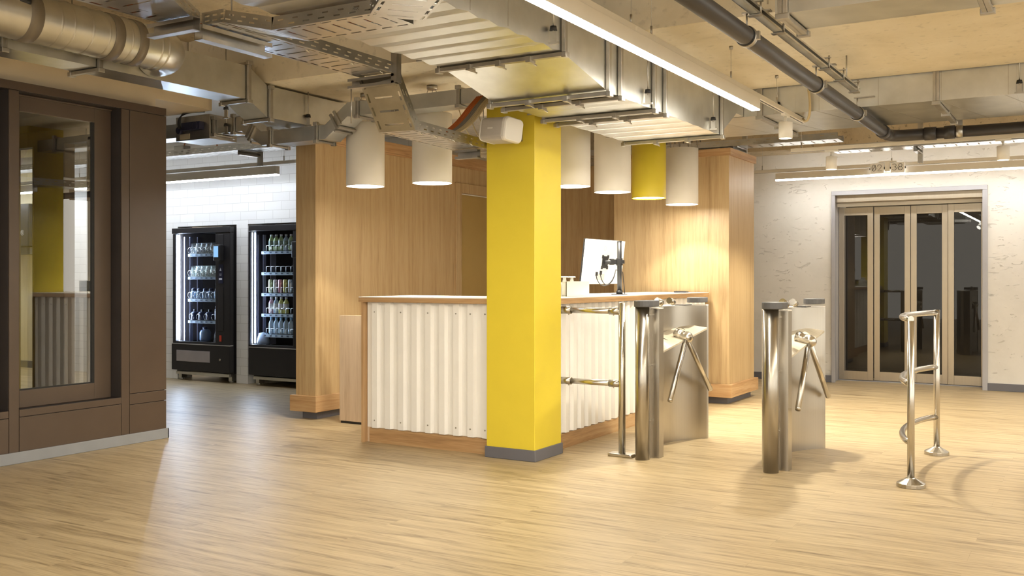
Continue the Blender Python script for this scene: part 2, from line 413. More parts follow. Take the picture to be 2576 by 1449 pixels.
# yellow column
col = thing('column', 'square bright yellow column at the corner of the counter', 'column', (-3.325, 5.785, 0), kind='structure')
m = MB(); m.box(-3.51, -3.14, 5.60, 5.97, 0, ZS); m.build('shaft', YELLOW, col, bevel=.003)
m = MB(); m.box(-3.52, -3.13, 5.59, 5.98, 0, .075); m.build('baseboard', GREYBASE, col, bevel=.004)

# ------------------------------------------------------------------ brown booth
XB = -6.0
m = MB()
TH = .012
def pan(y0, y1, z0, z1): m.box(XB-TH, XB, y0, y1, z0, z1)
pan(-4.5, 5.04, 2.42, 2.475)
pan(4.716, 5.04, .365, 2.416); pan(4.716, 5.04, .286, .361); pan(4.716, 5.04, .07, .282)
pan(4.646, 4.712, .07, 2.416)
pan(3.867, 4.642, .07, .296); pan(3.867, 4.645, .30, .345)
pan(3.797, 3.863, .07, 2.416)
pan(2.9, 3.793, .07, .296); pan(2.9, 3.793, .30, .345); pan(2.83, 2.897, .07, 2.416); pan(-4.5, 2.826, .07, 2.416)
struct('wall_booth', m, BROWN, 'dark brown panelled front of the booth at the left', bevel=.0015)
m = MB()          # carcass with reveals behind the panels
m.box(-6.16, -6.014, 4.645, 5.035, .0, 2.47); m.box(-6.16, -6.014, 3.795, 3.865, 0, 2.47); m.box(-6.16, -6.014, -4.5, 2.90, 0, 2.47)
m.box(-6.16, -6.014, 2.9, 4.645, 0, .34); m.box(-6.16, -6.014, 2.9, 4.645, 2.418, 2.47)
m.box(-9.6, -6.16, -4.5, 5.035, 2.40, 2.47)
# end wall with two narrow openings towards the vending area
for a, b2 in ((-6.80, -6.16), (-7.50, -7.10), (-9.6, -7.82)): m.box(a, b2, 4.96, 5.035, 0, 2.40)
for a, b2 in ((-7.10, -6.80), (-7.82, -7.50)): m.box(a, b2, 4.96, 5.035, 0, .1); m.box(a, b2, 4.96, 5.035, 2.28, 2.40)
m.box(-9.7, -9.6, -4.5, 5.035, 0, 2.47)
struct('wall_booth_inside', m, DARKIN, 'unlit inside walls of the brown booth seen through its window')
m = MB(); m.box(-6.0, -5.985, -4.5, 5.055, 0, .075); m.box(-6.3, -5.985, 5.04, 5.055, 0, .075)
struct('baseboard_booth', m, plain('mid_grey_skirting', (.26, .27, .29), .5), 'grey skirting along the foot of the brown booth', 'baseboard', bevel=.004)
def booth_window(nm, y0, y1, lab):
    wi = thing(nm, lab, 'window', (-6.1, (y0+y1)/2, .345), kind='structure')
    m = MB(); a, b2, z0, z1 = y0+.001, y1-.001, .341, 2.417
    fl, fr, fb, ft = .075, .135, .115, .11
    m.box(-6.15, -6.115, a, a+fl, z0, z1); m.box(-6.15, -6.115, b2-fr, b2, z0, z1)
    m.box(-6.15, -6.115, a+fl, b2-fr, z0, z0+fb); m.box(-6.15, -6.115, a+fl, b2-fr, z1-ft, z1)
    m.box(-6.155, -6.10, a, a+.012, z0, z1); m.box(-6.155, -6.10, a, b2, z1-.012, z1)
    m.build('frame', BROWNFR, wi, bevel=.003)
    m = MB(); m.box(-6.147, -6.118, b2-fr-.02, b2-fr, z0+fb, z1-ft); m.box(-6.147, -6.118, a+fl, b2-fr-.02, z0+fb, z0+fb+.008); m.build('gasket', RUBBER, wi)
    m = MB(); cy = (a+fl+b2-fr)/2; hw = (b2-fr-a-fl)/2; an = math.radians(1.0)
    cx = -6.132; dx = math.sin(an)*hw
    m.quad([(cx-dx, cy-hw, z0+fb), (cx+dx, cy+hw, z0+fb), (cx+dx, cy+hw, z1-ft), (cx-dx, cy-hw, z1-ft)])
    m.build('pane', GLASS, wi)
booth_window('window_1', 3.865, 4.645, 'tall brown framed booth window reflecting the yellow column')
booth_window('window_2', 2.90, 3.795, 'brown framed booth window cut off by the picture edge')
for i, (a, b2) in enumerate(((-7.10, -6.80), (-7.82, -7.50))):
    wi = thing('window_%d' % (3+i), ['narrow end window of the booth showing white tiles', 'narrow end window of the booth showing pale birch wall'][i], 'window', ((a+b2)/2, 5.0, .1), kind='structure')
    m = MB(); m.box(a, a+.015, 4.955, 5.04, .1, 2.28); m.box(b2-.015, b2, 4.955, 5.04, .1, 2.28); m.box(a+.015, b2-.015, 4.955, 5.04, .1, .115); m.build('frame', BROWNFR, wi)
    m = MB(); m.quad([(a+.015, 5.0, .115), (b2-.015, 5.0, .115), (b2-.015, 5.0, 2.28), (a+.015, 5.0, 2.28)]); m.build('pane', glass('clear_pane_%d' % i, (.92, .93, .92), 1.3), wi)

# ------------------------------------------------------------------ glass doors
dr = thing('door_2', 'four leaf glass sliding door in a steel frame in the rough white wall', 'door', (-1.8, 11.9, 0), kind='structure')
m = MB(); 
m.box(-2.60, -2.56, 11.62, 11.655, .0, 2.15); m.box(-1.025, -.975, 11.62, 11.655, 0, 2.15); m.box(-2.60, -.975, 11.62, 11.655, 2.1505, 2.20)
m.box(-2.605, -2.59, 11.655, 12.0, .0, 2.19); m.box(-.995, -.985, 11.655, 12.0, .0, 2.19)
m.build('outer_frame', DOORFR, dr, bevel=.003)
m = MB(); m.box(-2.59, -.995, 11.70, 12.1, 2.075, 2.188); m.build('header', DOORAL, dr, bevel=.003)
m = MB(); m.box(-2.59, -.995, 11.88, 11.93, 2.035, 2.074); m.build('running_track', WHITEPL, dr, bevel=.002)
xs = [-2.59, -2.20, -1.80, -1.405, -1.0]
for i in range(4):
    x0, x1 = xs[i]+.003, xs[i+1]-.003; yy = 11.95 if i in (0, 3) else 11.985
    yy -= .0
    m = MB()
    m.box(x0, x0+.062, yy, yy+.03, .012, 2.03); m.box(x1-.062, x1, yy, yy+.03, .012, 2.03)
    m.box(x0+.062, x1-.062, yy, yy+.03, .012, .115); m.box(x0+.062, x1-.062, yy, yy+.03, 1.935, 2.03)
    lf = m.build('door_leaf', DOORAL, dr, bevel=.002)
    m = MB(); m.quad([(x0+.062, yy+.014, .115), (x1-.062, yy+.014, .115), (x1-.062, yy+.014, 1.935), (x0+.062, yy+.014, 1.935)])
    m.build('pane', GLASSD, lf)
m = MB(); m.box(-2.60, -.985, 11.93, 12.05, 0, .008); m.build('threshold', DOORFR, dr)
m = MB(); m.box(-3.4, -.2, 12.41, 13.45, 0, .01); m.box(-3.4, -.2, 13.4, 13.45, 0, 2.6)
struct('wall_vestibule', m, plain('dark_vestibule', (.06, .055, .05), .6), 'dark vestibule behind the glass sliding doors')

# ------------------------------------------------------------------ reception counter
def corr(p0, p1, n, depth=.026, nrm=(0, -1), z0=0, z1=1, th=.004):     # trapezoid corrugated sheet between two plan points
    p0, p1 = Vector((*p0, 0)), Vector((*p1, 0)); t = (p1-p0)/n; nv = Vector((*nrm, 0)); P = []
    for i in range(n):
        for s, d in ((0, 0), (.42, 0), (.52, 1), (.90, 1), (1.0, 0)):
            if s == 1.0 and i < n-1: continue
            P.append(p0+t*(i+s)+nv*depth*d)
    mb = MB()
    A = [mb.b.verts.new((p.x, p.y, z0)) for p in P]; B = [mb.b.verts.new((p.x, p.y, z1)) for p in P]
    for i in range(len(P)-1): mb.b.faces.new((A[i], A[i+1], B[i+1], B[i]))
    return mb
ct = thing('reception_counter', 'white corrugated reception counter with oak edge beside the yellow column', 'counter', (-3.9, 6.0, 0))
m = MB(); m.prism([(-4.63, 5.625), (-3.522, 5.625), (-3.522, 5.985), (-3.17, 5.985), (-3.17, 9.06), (-3.80, 9.06), (-3.80, 6.27), (-4.63, 6.27)], 1.060, 1.066); m.build('countertop', WHITETOP, ct)
m = MB(); m.box(-4.63, -3.522, 5.622, 5.65, 1.027, 1.060); m.box(-4.63, -4.60, 5.65, 6.27, 1.027, 1.060)
m.build('front_edge', OAKX, ct)
m = MB(); m.box(-3.20, -3.167, 5.985, 9.06, 1.022, 1.060); m.build('side_edge', OAKY, ct)
m = MB(); m.box(-4.60, -3.526, 5.69, 6.26, .0, 1.026); m.box(-3.526, -3.235, 5.99, 6.26, 0, 1.026); m.box(-3.79, -3.235, 6.26, 9.06, 0, 1.026); m.build('carcass', PALE, ct)
corr((-4.595, 5.685), (-3.525, 5.685), 9, .026, (0, -1), .11, 1.024).build('front_sheet', WHITEPANEL, ct, solid=.003)
corr((-3.232, 5.99), (-3.232, 9.06), 26, .026, (1, 0), .11, 1.018).build('side_sheet', WHITEPANEL, ct, solid=.003)
m = MB(); m.box(-4.57, -3.524, 5.675, 5.69, 0, .105); m.build('front_kickboard', OAKX, ct)
m = MB(); m.box(-3.235, -3.215, 5.985, 9.06, 0, .105); m.build('side_kickboard', OAKY, ct)
m = MB(); m.box(-4.618, -4.60, 5.64, 6.26, 0, 1.026); m.build('end_panel', wood('oak_end', (.36, .22, .10), (.47, .29, .14), (.55, .36, .19)), ct)
for k in (0, 2, 4, 6, 7, 8):
    x = -4.595+.1189*(k+.71)
    for z in (.955, .165):
        m = MB(); m.cyl((x, 5.661, z), (x, 5.6555, z), .0055, seg=8); m.build('screw', GALVD, ct)

g = thing('gate_panel', 'low pale oak panel standing between oak partition and counter', 'panel', (-5.0, 6.32, 0))
m = MB(); m.box(-5.39, -4.64, 6.30, 6.34, .02, .893); m.build('panel', PALE, g, bevel=.002)
m = MB(); m.box(-5.38, -4.65, 6.305, 6.335, 0, .02); m.build('foot_strip', BLACKPL, g)

# monitor on a pole
mo = thing('monitor', 'white backed monitor on a black pole clamped to the countertop', 'monitor', (-3.36, 7.42, 1.066))
m = MB()
ux = Vector((.05, 1, 0)).normalized(); uz = Vector((.12, 0, 1)).normalized(); un = ux.cross(uz)
cc = Vector((-3.50, 7.40, 1.335))
m.obox(cc+un*0.006, ux*.33, uz*.182, un*.012); m.build('back_shell', WHITEPL, mo, bevel=.004)
m = MB(); m.obox(cc-un*.012, ux*.332, uz*.184, un*.005); m.build('screen', BLACKPL, mo)
m = MB(); m.cyl((-3.36, 7.42, 1.072), (-3.36, 7.42, 1.50), .019, seg=18); m.cyl((-3.36, 7.42, 1.50), (-3.36, 7.42, 1.506), .020); m.build('pole', BLACKPL, mo)
m = MB(); m.box(-3.41, -3.31, 7.37, 7.47, 1.066, 1.072); m.cyl((-3.36, 7.42, 1.072), (-3.36, 7.42, 1.10), .027); m.build('clamp_foot', BLACKPL, mo)
m = MB(); pc = cc+un*.018
m.obox(pc+uz*.0, ux*.05, uz*.05, un*.004)
for a in (-1, 1):
    for b2 in (-1, 1): m.obox(pc+ux*.045*a+uz*.045*b2, ux*.014, uz*.014, un*.004)
m.cyl(pc, (-3.42, 7.42, 1.335), .018); m.cyl((-3.43, 7.42, 1.31), (-3.43, 7.42, 1.36), .02)
m.box(-3.43, -3.38, 7.40, 7.44, 1.315, 1.355); m.cyl((-3.36, 7.42, 1.305), (-3.36, 7.42, 1.365), .027); m.box(-3.36, -3.32, 7.405, 7.435, 1.32, 1.35)
m.build('mount_bracket', BLACKPL, mo, bevel=.002)
m = MB(); m.lathe([(.016, 0), (.0185, .0005), (.021, 0)], cc+un*.0182+uz*.115-ux*.02, 24, True, un); m.build('ring_mark', TRACKW, mo)
for nm, dy, dz in (('power_cable', -.13, -.11), ('video_cable', -.06, -.10)):
    m = MB(); s0 = cc+un*.02+ux*dy+uz*dz
    m.tube(bez(s0, s0+Vector((.02, 0, -.13)), Vector((-3.40, 7.38, 1.12)), Vector((-3.385, 7.40, 1.27)), 14)+[Vector((-3.345, 7.45, 1.25)), Vector((-3.335, 7.46, 1.12)), Vector((-3.335, 7.47, 1.07))], .0035, 8)
    m.obox(s0+uz*.012, ux*.012, uz*.016, un*.008); m.build(nm, BLACKPL, mo)
m = MB(); m.obox(cc+un*.0185-uz*.125-ux*.06, ux*.07, uz*.025, un*.001); m.build('port_cover', plain('port_grey', (.6, .57, .52), .5), mo)
# acrylic box with three white bottles on the counter
bx = thing('acrylic_box', 'clear acrylic box on the countertop behind the yellow column', 'box', (-3.38, 6.48, 1.066))
m = MB()
for a in ((-3.49, -3.485, 6.30, 6.66), (-3.275, -3.27, 6.30, 6.66), (-3.485, -3.275, 6.30, 6.305), (-3.485, -3.275, 6.655, 6.66)): m.box(a[0], a[1], a[2], a[3], 1.067, 1.175)
m.build('wall', glass('frosted_acrylic', (.93, .93, .92), 1.5, .2), bx)
m = MB(); m.box(-3.49, -3.27, 6.30, 6.66, 1.066, 1.068); m.build('base', WHITEPL, bx)
m = MB(); m.box(-3.268, -3.264, 6.30, 6.66, 1.067, 1.178); m.build('front_plate', WHITEPL, bx)
b0 = None
for i, y in enumerate((6.36, 6.48, 6.60)):
    lab = 'white pump bottle %s in the clear acrylic box' % ['nearest the yellow column', 'in the middle', 'farthest from the yellow column'][i]
    if b0 is None:
        b0 = thing('pump_bottle', lab, 'bottle', (-3.38, y, 1.069), 'pump bottles in the acrylic box')
        m = MB(); m.lathe([(0, 0), (.038, 0), (.040, .01), (.040, .085), (.03, .10), (.014, .108), (.014, .118), (0, .118)], b0.location, 20); m.build('body', WHITEPL, b0)
        m = MB(); q = Vector(b0.location); m.cyl(q+Vector((0, 0, .115)), q+Vector((0, 0, .135)), .012); m.cyl(q+Vector((0, 0, .135)), q+Vector((0, 0, .145)), .03, .026); m.build('pump', WHITEPL, b0)
    else: dup(b0, (-3.38, y, 1.069), lab)
rd = thing('card_reader', 'small flat black card reader near the far end of the countertop', 'card reader', (-3.33, 8.75, 1.066))
m = MB(); m.box(-3.39, -3.27, 8.71, 8.79, 1.066, 1.078); m.build('body', BLACKPL, rd, bevel=.004)
m = MB(); m.box(-3.375, -3.285, 8.725, 8.775, 1.078, 1.080); m.build('screen', DARKGREY, rd)

# ------------------------------------------------------------------ turnstiles
def hp_z(q):
    K = [(0, .115), (.1, .085), (.2, .066), (.3, .05), (.4, .040), (.5, .034), (.6, .033), (.7, .036), (.8, .039), (.9, .034), (1, .003)]
    for (a, va_), (b_, vb_) in zip(K, K[1:]):
        if q <= b_: return va_+(vb_-va_)*(q-a)/(b_-a)
    return 0
CREAMST = plain('cream_steel', (.74, .67, .54), .38, .5, noise=.02)
def turnstile(x, label):
    y0 = 6.05
    t = thing('turnstile', label, 'turnstile', (x, 6.55, 0), 'tripod turnstiles')
    m = MB(); m.cyl((x, y0, 0), (x, y0, 1.01), .047, seg=32); m.build('front_post', STEEL, t)
    m = MB(); m.prism(stadium(x+.012, y0+.045, .066, .225), 1.01, 1.052); m.build('front_lid', DARKGREY, t, bevel=.005)
    m = MB(); m.prism(stadium(x+.03, 7.02, .062, .21), 1.02, 1.058); m.build('rear_lid', DARKGREY, t, bevel=.005)
    # housing: narrow neck, front fin, concave side towards the passage
    P = [(x-.03, y0+.04), (x+.03, y0+.04), (x+.03, y0+.085), (x+.085, y0+.085), (x+.088, y0+.155), (x+.02, y0+.157)]
    rec = lambda s: x+.078-.185*math.sin(PI*s)**.75 if 0 < s < 1 else x+.078
    ry = lambda s: y0+.16+(7.08-y0-.16)*s
    for i in range(25):
        P.append((rec(i/24), ry(i/24)))
    P += [(x+.088, 7.10), (x+.06, 7.125), (x-.03, 7.125), (x-.08, 7.08)]
    for i in range(13):
        s = 1-i/12; P.append((x-.08-.10*math.sin(PI*s), y0+.10+(7.06-y0-.10)*s))
    m = MB(); m.prism(P, .0, .995); hb = m.build('housing', STEEL, t)
    for f in hb.data.polygons: f.use_smooth = True
    hb.data.set_sharp_from_angle(angle=math.radians(28))
    for z in (.25, .62, .955):
        m = MB(); m.box(x-.036, x+.036, y0+.035, y0+.088, z, z+.006); m.build('web_stiffener', STEELP, t)
    m = MB()
    Q = [(px*1.0, py) for px, py in P]
    m.prism(Q, .996, 1.004); m.build('top_plate', WHITETOP, t)
    # slanted half-round plate carrying the hub
    hub = Vector((x+.09, 6.63, .785)); ax = Vector((.80, -.12, -.26)).normalized()
    m = MB(); top = []; low = []
    for i in range(25):
        q = i/24; yy = ry(q); xo = x+.086; xi = rec(q)-.002; zo = .712+.118*q
        top.append((xi, yy, zo+hp_z(q))); low.append((xo, yy, zo))
    T_ = [m.b.verts.new(p) for p in top]; L_ = [m.b.verts.new(p) for p in low]; T2 = [m.b.verts.new((p[0], p[1], p[2]-.012)) for p in top]; L2 = [m.b.verts.new((p[0], p[1], p[2]-.012)) for p in low]
    for i in range(24):
        m.b.faces.new((L_[i], L_[i+1], T_[i+1], T_[i])); m.b.faces.new((L2[i], T2[i], T2[i+1], L2[i+1])); m.b.faces.new((L_[i], L2[i], L2[i+1], L_[i+1]))
    m.b.faces.new((L_[0], T_[0], T2[0], L2[0])); m.b.faces.new((L_[24], L2[24], T2[24], T_[24]))
    m.build('hub_plate', CREAMST, t)
    nn = Vector((.39, 0, .92)); sd = Vector((.92, 0, -.39))
    for q, dq in ((.30, .5), (.78, .35), (.42, .12)):
        i = int(q*24); a_, b_ = Vector(top[i]), Vector(low[i]); c_ = a_.lerp(b_, dq)+nn*.0005; m = MB(); m.obox(c_, sd*.022, Vector((0, .003, 0)), nn*.001); m.build('plate_slot', RUBBER, t)
    m = MB(); m.lathe([(0, -.09), (.034, -.09), (.034, -.05), (.031, -.048), (.036, -.012), (.041, 0), (.035, .03), (.02, .046), (0, .05)], hub, 24, True, ax); m.build('hub', STEELP, t)
    for e in (Vector((x+.11, 6.27, .375)), Vector((x+.115, 7.06, .375))):
        m = MB(); d = (e-hub).normalized()
        m.cyl(hub+d*.02, e, .0185, seg=20); m.lathe([(.0185, 0), (.017, .008), (.0, .012)], e, 20, True, d); m.build('arm', STEELP, t)
    # readers on top
    m = MB(); m.cyl((x+.015, y0+.29, 1.028), (x+.0, y0+.25, 1.045), .027, seg=22); m.cyl((x+.0, y0+.25, 1.045), (x-.001, y0+.248, 1.046), .021); m.build('reader', STEELP, t)
    m = MB(); m.cyl((x+.02, y0+.50, 1.03), (x+.02, y0+.43, 1.045), .022, seg=20); m.build('indicator_tube', STEELP, t)
    m = MB(); m.box(x-.03, x+.05, y0+.66, y0+.80, 1.004, 1.010); m.build('display', BLACKPL, t)
    return t
t1 = turnstile(-2.575, 'tripod turnstile next to the counter barrier')
dup(t1, (-1.718, 6.55, 0), 'tripod turnstile standing free, nearer the curved guard rail')

# barrier post with two rails to the counter
br_ = thing('barrier', 'steel barrier post with two rails fixed to the corrugated counter', 'barrier', (-2.737, 6.085, 0))
m = MB(); m.cyl((-2.737, 6.085, .01), (-2.737, 6.085, 1.03), .0235, seg=24); m.lathe([(.0235, 1.03), (.02, 1.036), (0, 1.038)], (-2.737, 6.085, 0)); m.build('post', STEELP, br_)
m = MB(); m.prism(rrect(-2.827, -2.647, 6.04, 6.13, .015), 0, .022); m.build('base_plate', STEELP, br_, bevel=.006)
for z in (.978, .488):
    m = MB(); m.cyl((-3.17, 6.085, z), (-2.75, 6.085, z), .0195, seg=20); rl = m.build('rail', STEELP, br_)
    for xa, xb, r_, xs_ in ((-3.203, -3.12, .0255, -3.14), (-2.83, -2.755, .0245, -2.80)):
        m = MB(); m.cyl((xa, 6.085, z), (xb, 6.085, z), r_, seg=20); m.cyl((xs_, 6.085, z-.022), (xs_, 6.085, z-.032), .004, seg=8); m.build('socket', STEEL, rl)

# curved guard rail
gr = thing('guard_rail', 'freestanding curved steel guard rail right of the turnstiles', 'guard rail', (-.91, 6.64, 0))
pf, pr = Vector((-.905, 6.04, 0)), Vector((-.92, 7.24, 0))
for p, top in ((pf, .955), (pr, .985)):
    m = MB(); m.cyl(p+Vector((0, 0, .02)), p+Vector((0, 0, top)), .020, seg=22); po = m.build('post', STEELP, gr)
    m = MB(); m.lathe([(0, 0), (.079, 0), (.079, .022), (.028, .05), (.024, .056), (0, .056)], p, 18, False); m.build('base_flange', STEEL, po, bevel=.002)
for z in (.965, .595, .255):
    pts = []
    for i in range(25):
        s = i/24; a = PI*s
        pts.append(pf.lerp(pr, s)+Vector((-.115*math.sin(a)**.7 if 0 < s < 1 else 0, 0, z)))
    m = MB(); m.tube(pts, .0185, 16); m.build('curved_rail', STEELP, gr)

# ------------------------------------------------------------------ pendants
def hang_z(y): return ZS if 5.34 < y < 7.44 else ZC
def pendant(x, y, z0, h, mat, label, cat='pendant lamp'):
    p = thing('pendant_lamp', label, cat, (x, y, z0), 'cylinder pendants above the counter')
    m = MB(); r = .15
    m.lathe([(r, 0), (r, h), (r-.004, h), (.02, h+.001), (0, h+.001)], (x, y, z0), 40); m.lathe([(r-.004, h-.01), (r-.004, 0), (r, 0)], (x, y, z0), 40)
    sh = m.build('shade', mat, p)
    m = MB(); m.lathe([(0, .008), (r-.005, .008)], (x, y, z0), 40); m.build('diffuser', DISC, p)
    m = MB()
    for a in (0, 2.1, 4.2): m.cyl((x+.10*math.cos(a), y+.10*math.sin(a), z0+h), (x+.02*math.cos(a), y+.02*math.sin(a), hang_z(y)), .002, seg=6)
    m.cyl((x, y, hang_z(y)-.03), (x, y, hang_z(y)), .04); m.build('suspension', GALVD, p)
    light('SPOT', 'pendant_beam', p, (x, y, z0-.01), PEND_W, WARM, spot_size=math.radians(104), spot_blend=.12, shadow_soft_size=.09)
    return p
PEND_W = 22
pend = [(-4.925, 6.065, 1.92, .49, SHADE, 'white cylinder pendant hanging nearest the oak partition, below the small duct'),
        (-4.285, 6.064, 1.914, .52, SHADE, 'white cylinder pendant below the sloping cable tray'),
        (-3.44, 6.70, 1.90, .52, SHADE, 'white cylinder pendant partly hidden behind the yellow column'),
        (-3.40, 7.37, 1.905, .52, SHADE, 'white cylinder pendant just before the yellow one'),
        (-3.36, 8.04, 1.90, .52, YELLOW, 'yellow cylinder pendant above the counter'),
        (-3.30, 8.69, 1.885, .52, SHADE, 'white cylinder pendant farthest along the row, beside the oak block')]
for a in pend: pendant(*a)

# ------------------------------------------------------------------ linear lamps, tracks, spots
def linear(nm, label, p0, p1, wd, ht, em, lens=.006):
    p0, p1 = Vector(p0), Vector(p1)
    l = thing(nm, label, 'lamp', (p0+p1)/2, 'linear lamps')
    m = MB(); m.beam(p0, p1, wd, ht); m.build('housing', TRACKW, l, bevel=.002)
    m = MB(); m.beam(p0-Vector((0, 0, ht/2+lens/2)), p1-Vector((0, 0, ht/2+lens/2)), wd*.9, lens); m.build('diffuser', em, l)
    return l
def track(label, p0, p1, wires, w=.036, h=.034):
    p0, p1 = Vector(p0), Vector(p1); l = thing('lighting_track', label, 'track', (p0+p1)/2, 'lighting tracks')
    m = MB(); m.beam(p0, p1, w, h); m.build('rail', TRACKW, l, bevel=.002)
    t = (p1-p0).normalized(); n = t.cross(Vector((0, 0, 1)))
    m = MB(); m.beam(p0-Vector((0, 0, h/2+.0005)), p1-Vector((0, 0, h/2+.0005)), w*.35, .001); m.build('conductor_slot', BLACKPL, l)
    for s in wires:
        q = p0.lerp(p1, s); m = MB(); top = hang_z(q.y)
        if q.y > 11.2: top = 2.66
        m.cyl(q+Vector((0, 0, h/2)), (q.x, q.y, top), .0015, seg=6); m.cyl(q+Vector((0, 0, h/2)), q+Vector((0, 0, h/2+.05)), .006, seg=8); m.cyl((q.x, q.y, top-.02), (q.x, q.y, top), .012, seg=10)
        m.build('suspension_wire', GALVD, l)
    return l
linear('linear_lamp', 'long bright linear lamp hanging beside the wide flat duct', (-1.95, .6, 2.368), (-1.95, 6.51, 2.368), .060, .075, LINE_WARM)
track('white lighting track directly above the long linear lamp', (-1.95, .4, 2.425), (-1.95, 7.75, 2.425), (.3, .55, .585, .76, .90))
linear('linear_lamp', 'linear lamp lighting the wall above the glass doors', (-3.12, 11.2, 2.36), (.9, 11.2, 2.36), .05, .07, LINE_WALL, .015)
track('white lighting track above the wall lamp over the glass doors', (-3.5, 11.2, 2.425), (.9, 11.2, 2.425), (.05, .37, .72))
track('white lighting track running under the far cable trays', (-2.45, 9.3, 2.40), (.8, 9.3, 2.40), (.03, .6))
linear('linear_lamp', 'cool white linear lamp above the vending machines', (-13.3, 7.62, 2.335), (-7.36, 7.62, 2.335), .06, .085, LINE_COOL, .014)
track('white lighting track above the cool lamp over the vending machines', (-13.3, 7.62, 2.41), (-6.6, 7.62, 2.41), (.4, .62, .9))
for a, b2, lab in (((1.7, -4, 2.36), (1.7, 8.5, 2.36), 'added linear fill lamp hanging right of the dark pipe, out of the picture'), ((-.2, -4.2, 2.7), (-.2, .2, 2.7), 'added linear fill lamp hanging behind the camera')):
    fl_ = linear('linear_lamp', lab, a, b2, .12, .06, LINE_FILL)  # unseen lamps added as soft fill, built like the linear lamps
    m = MB(); m.beam(Vector(a)+Vector((0, 0, .031)), Vector(b2)+Vector((0, 0, .031)), .10, .001); m.build('fill_uplight', LINE_FILL, fl_)  # upward glow added to brighten the ceiling
def spot(x, y, z, label, energy=20, aim=(0, 0)):
    s = thing('spotlight', label, 'spotlight', (x, y, z), 'white track spotlights')
    m = MB(); m.lathe([(0, .12), (.046, .12), (.05, .116), (.05, .0), (.045, 0), (.045, .01)], (x, y, z), 28); m.build('body', WHITEPL, s)
    m = MB(); m.lathe([(0, .012), (.045, .012)], (x, y, z), 24); m.build('lens', SPOTD, s)
    m = MB(); m.cyl((x, y, z+.12), (x, y, z+.165), .010); m.box(x-.06, x+.06, y-.015, y+.015, z+.163, z+.18) if abs(y-9.3) < .1 else m.box(x-.015, x+.015, y-.07, y+.07, z+.163, z+.18); m.build('adapter', WHITEPL, s)
    light('SPOT', 'spot_beam', s, (x, y, z-.005), energy, WARM, spot_size=math.radians(110), spot_blend=.5, shadow_soft_size=.04, rot=(aim[0], aim[1], 0))
    return s
spot(-1.95, 7.25, 2.228, 'white cylinder spotlight at the end of the long track', 80)
def aimed(x, y, z, tx, ty, label, energy):
    s = thing('spotlight', label, 'spotlight', (x, y, z), 'white track spotlights'); d = (Vector((tx, ty, 0))-Vector((x, y, z))).normalized(); o = Vector((x, y, z))
    m = MB(); m.cyl(o, o-d*.12, .05, seg=28); m.build('body', WHITEPL, s)
    m = MB(); m.lathe([(0, .001), (.044, .001)], o, 24, True, d); m.build('lens', SPOTD, s)
    m = MB(); m.cyl(o-d*.06, (x-d.x*.06, y-d.y*.06, 2.322), .010); m.build('adapter', WHITEPL, s)
    light('SPOT', 'spot_beam', s, o+d*.01, energy, WARM, spot_size=math.radians(70), spot_blend=.7, shadow_soft_size=.04, rot=d.to_track_quat('-Z', 'Y').to_euler())
aimed(-1.95, 2.55, 2.20, -3.9, 4.9, 'added unseen white spotlight on the long track aimed at the counter front', 45)  # out of view, added to brighten the counter front
aimed(-1.95, 2.0, 2.20, -5.3, 2.9, 'unseen white spotlight on the long track aimed at the brown booth', 35)  # out of view, adds light towards the booth
spot(-2.08, 9.3, 2.202, 'white cylinder spotlight under the far track, left of the clock', 60)
spot(-.66, 9.3, 2.202, 'white cylinder spotlight under the far track near the picture edge', 60)

# ------------------------------------------------------------------ air ducts
def rect_ring(axis, a, lo, hi, z0, z1):
    if axis == 'y': return [(lo, a, z0), (hi, a, z0), (hi, a, z1), (lo, a, z1)]
    return [(a, lo, z0), (a, hi, z0), (a, hi, z1), (a, lo, z1)]
def flange(d, axis, a, lo, hi, z0, z1, parts=True, t=.03, h=.026, clips=0):
    m = MB(); e = h
    def bx(l0, l1, zz0, zz1, w=t):
        if axis == 'y': m.box(l0, l1, a-w/2, a+w/2, zz0, zz1)
        else: m.box(a-w/2, a+w/2, l0, l1, zz0, zz1)
    bx(lo-e, hi+e, z0-e, z0-e*.2); bx(lo-e, hi+e, z1+e*.2, z1+e); bx(lo-e, lo-e*.2, z0-e*.2, z1+e*.2); bx(hi+e*.2, hi+e, z0-e*.2, z1+e*.2)
    bx(lo-e*.3, hi+e*.3, z0-e*1.0, z0, .006); bx(hi, hi+e*1.0, z0-e*.2, z1+e*.2, .006); bx(lo-e, lo, z0-e*.2, z1+e*.2, .006)
    f = m.build('flange', GALVD, d, bevel=.002)
    for s1 in (lo-e*.75, hi+e*.75):
        for zz in (z0-e*.75, z1+e*.75):
            m = MB()
            if axis == 'y': m.box(s1-.014, s1+.014, a-t*.72, a+t*.72, zz-.014, zz+.014)
            else: m.box(a-t*.72, a+t*.72, s1-.014, s1+.014, zz-.014, zz+.014)
            m.build('corner_clamp', GALVD, f, bevel=.003)
    for k in range(clips):
        s1 = lo+(hi-lo)*(k+1)/(clips+1); m = MB()
        if axis == 'y': m.box(s1-.013, s1+.013, a-.030, a+.030, z0-e*1.5, z0-e*.3); m.cyl((s1, a-.02, z0-e*1.2), (s1+.004, a+.055, z0-e*1.6), .005, seg=8)
        else: m.box(a-.030, a+.030, s1-.013, s1+.013, z0-e*1.5, z0-e*.3)
        m.build('screw_clamp', GALVD, f)
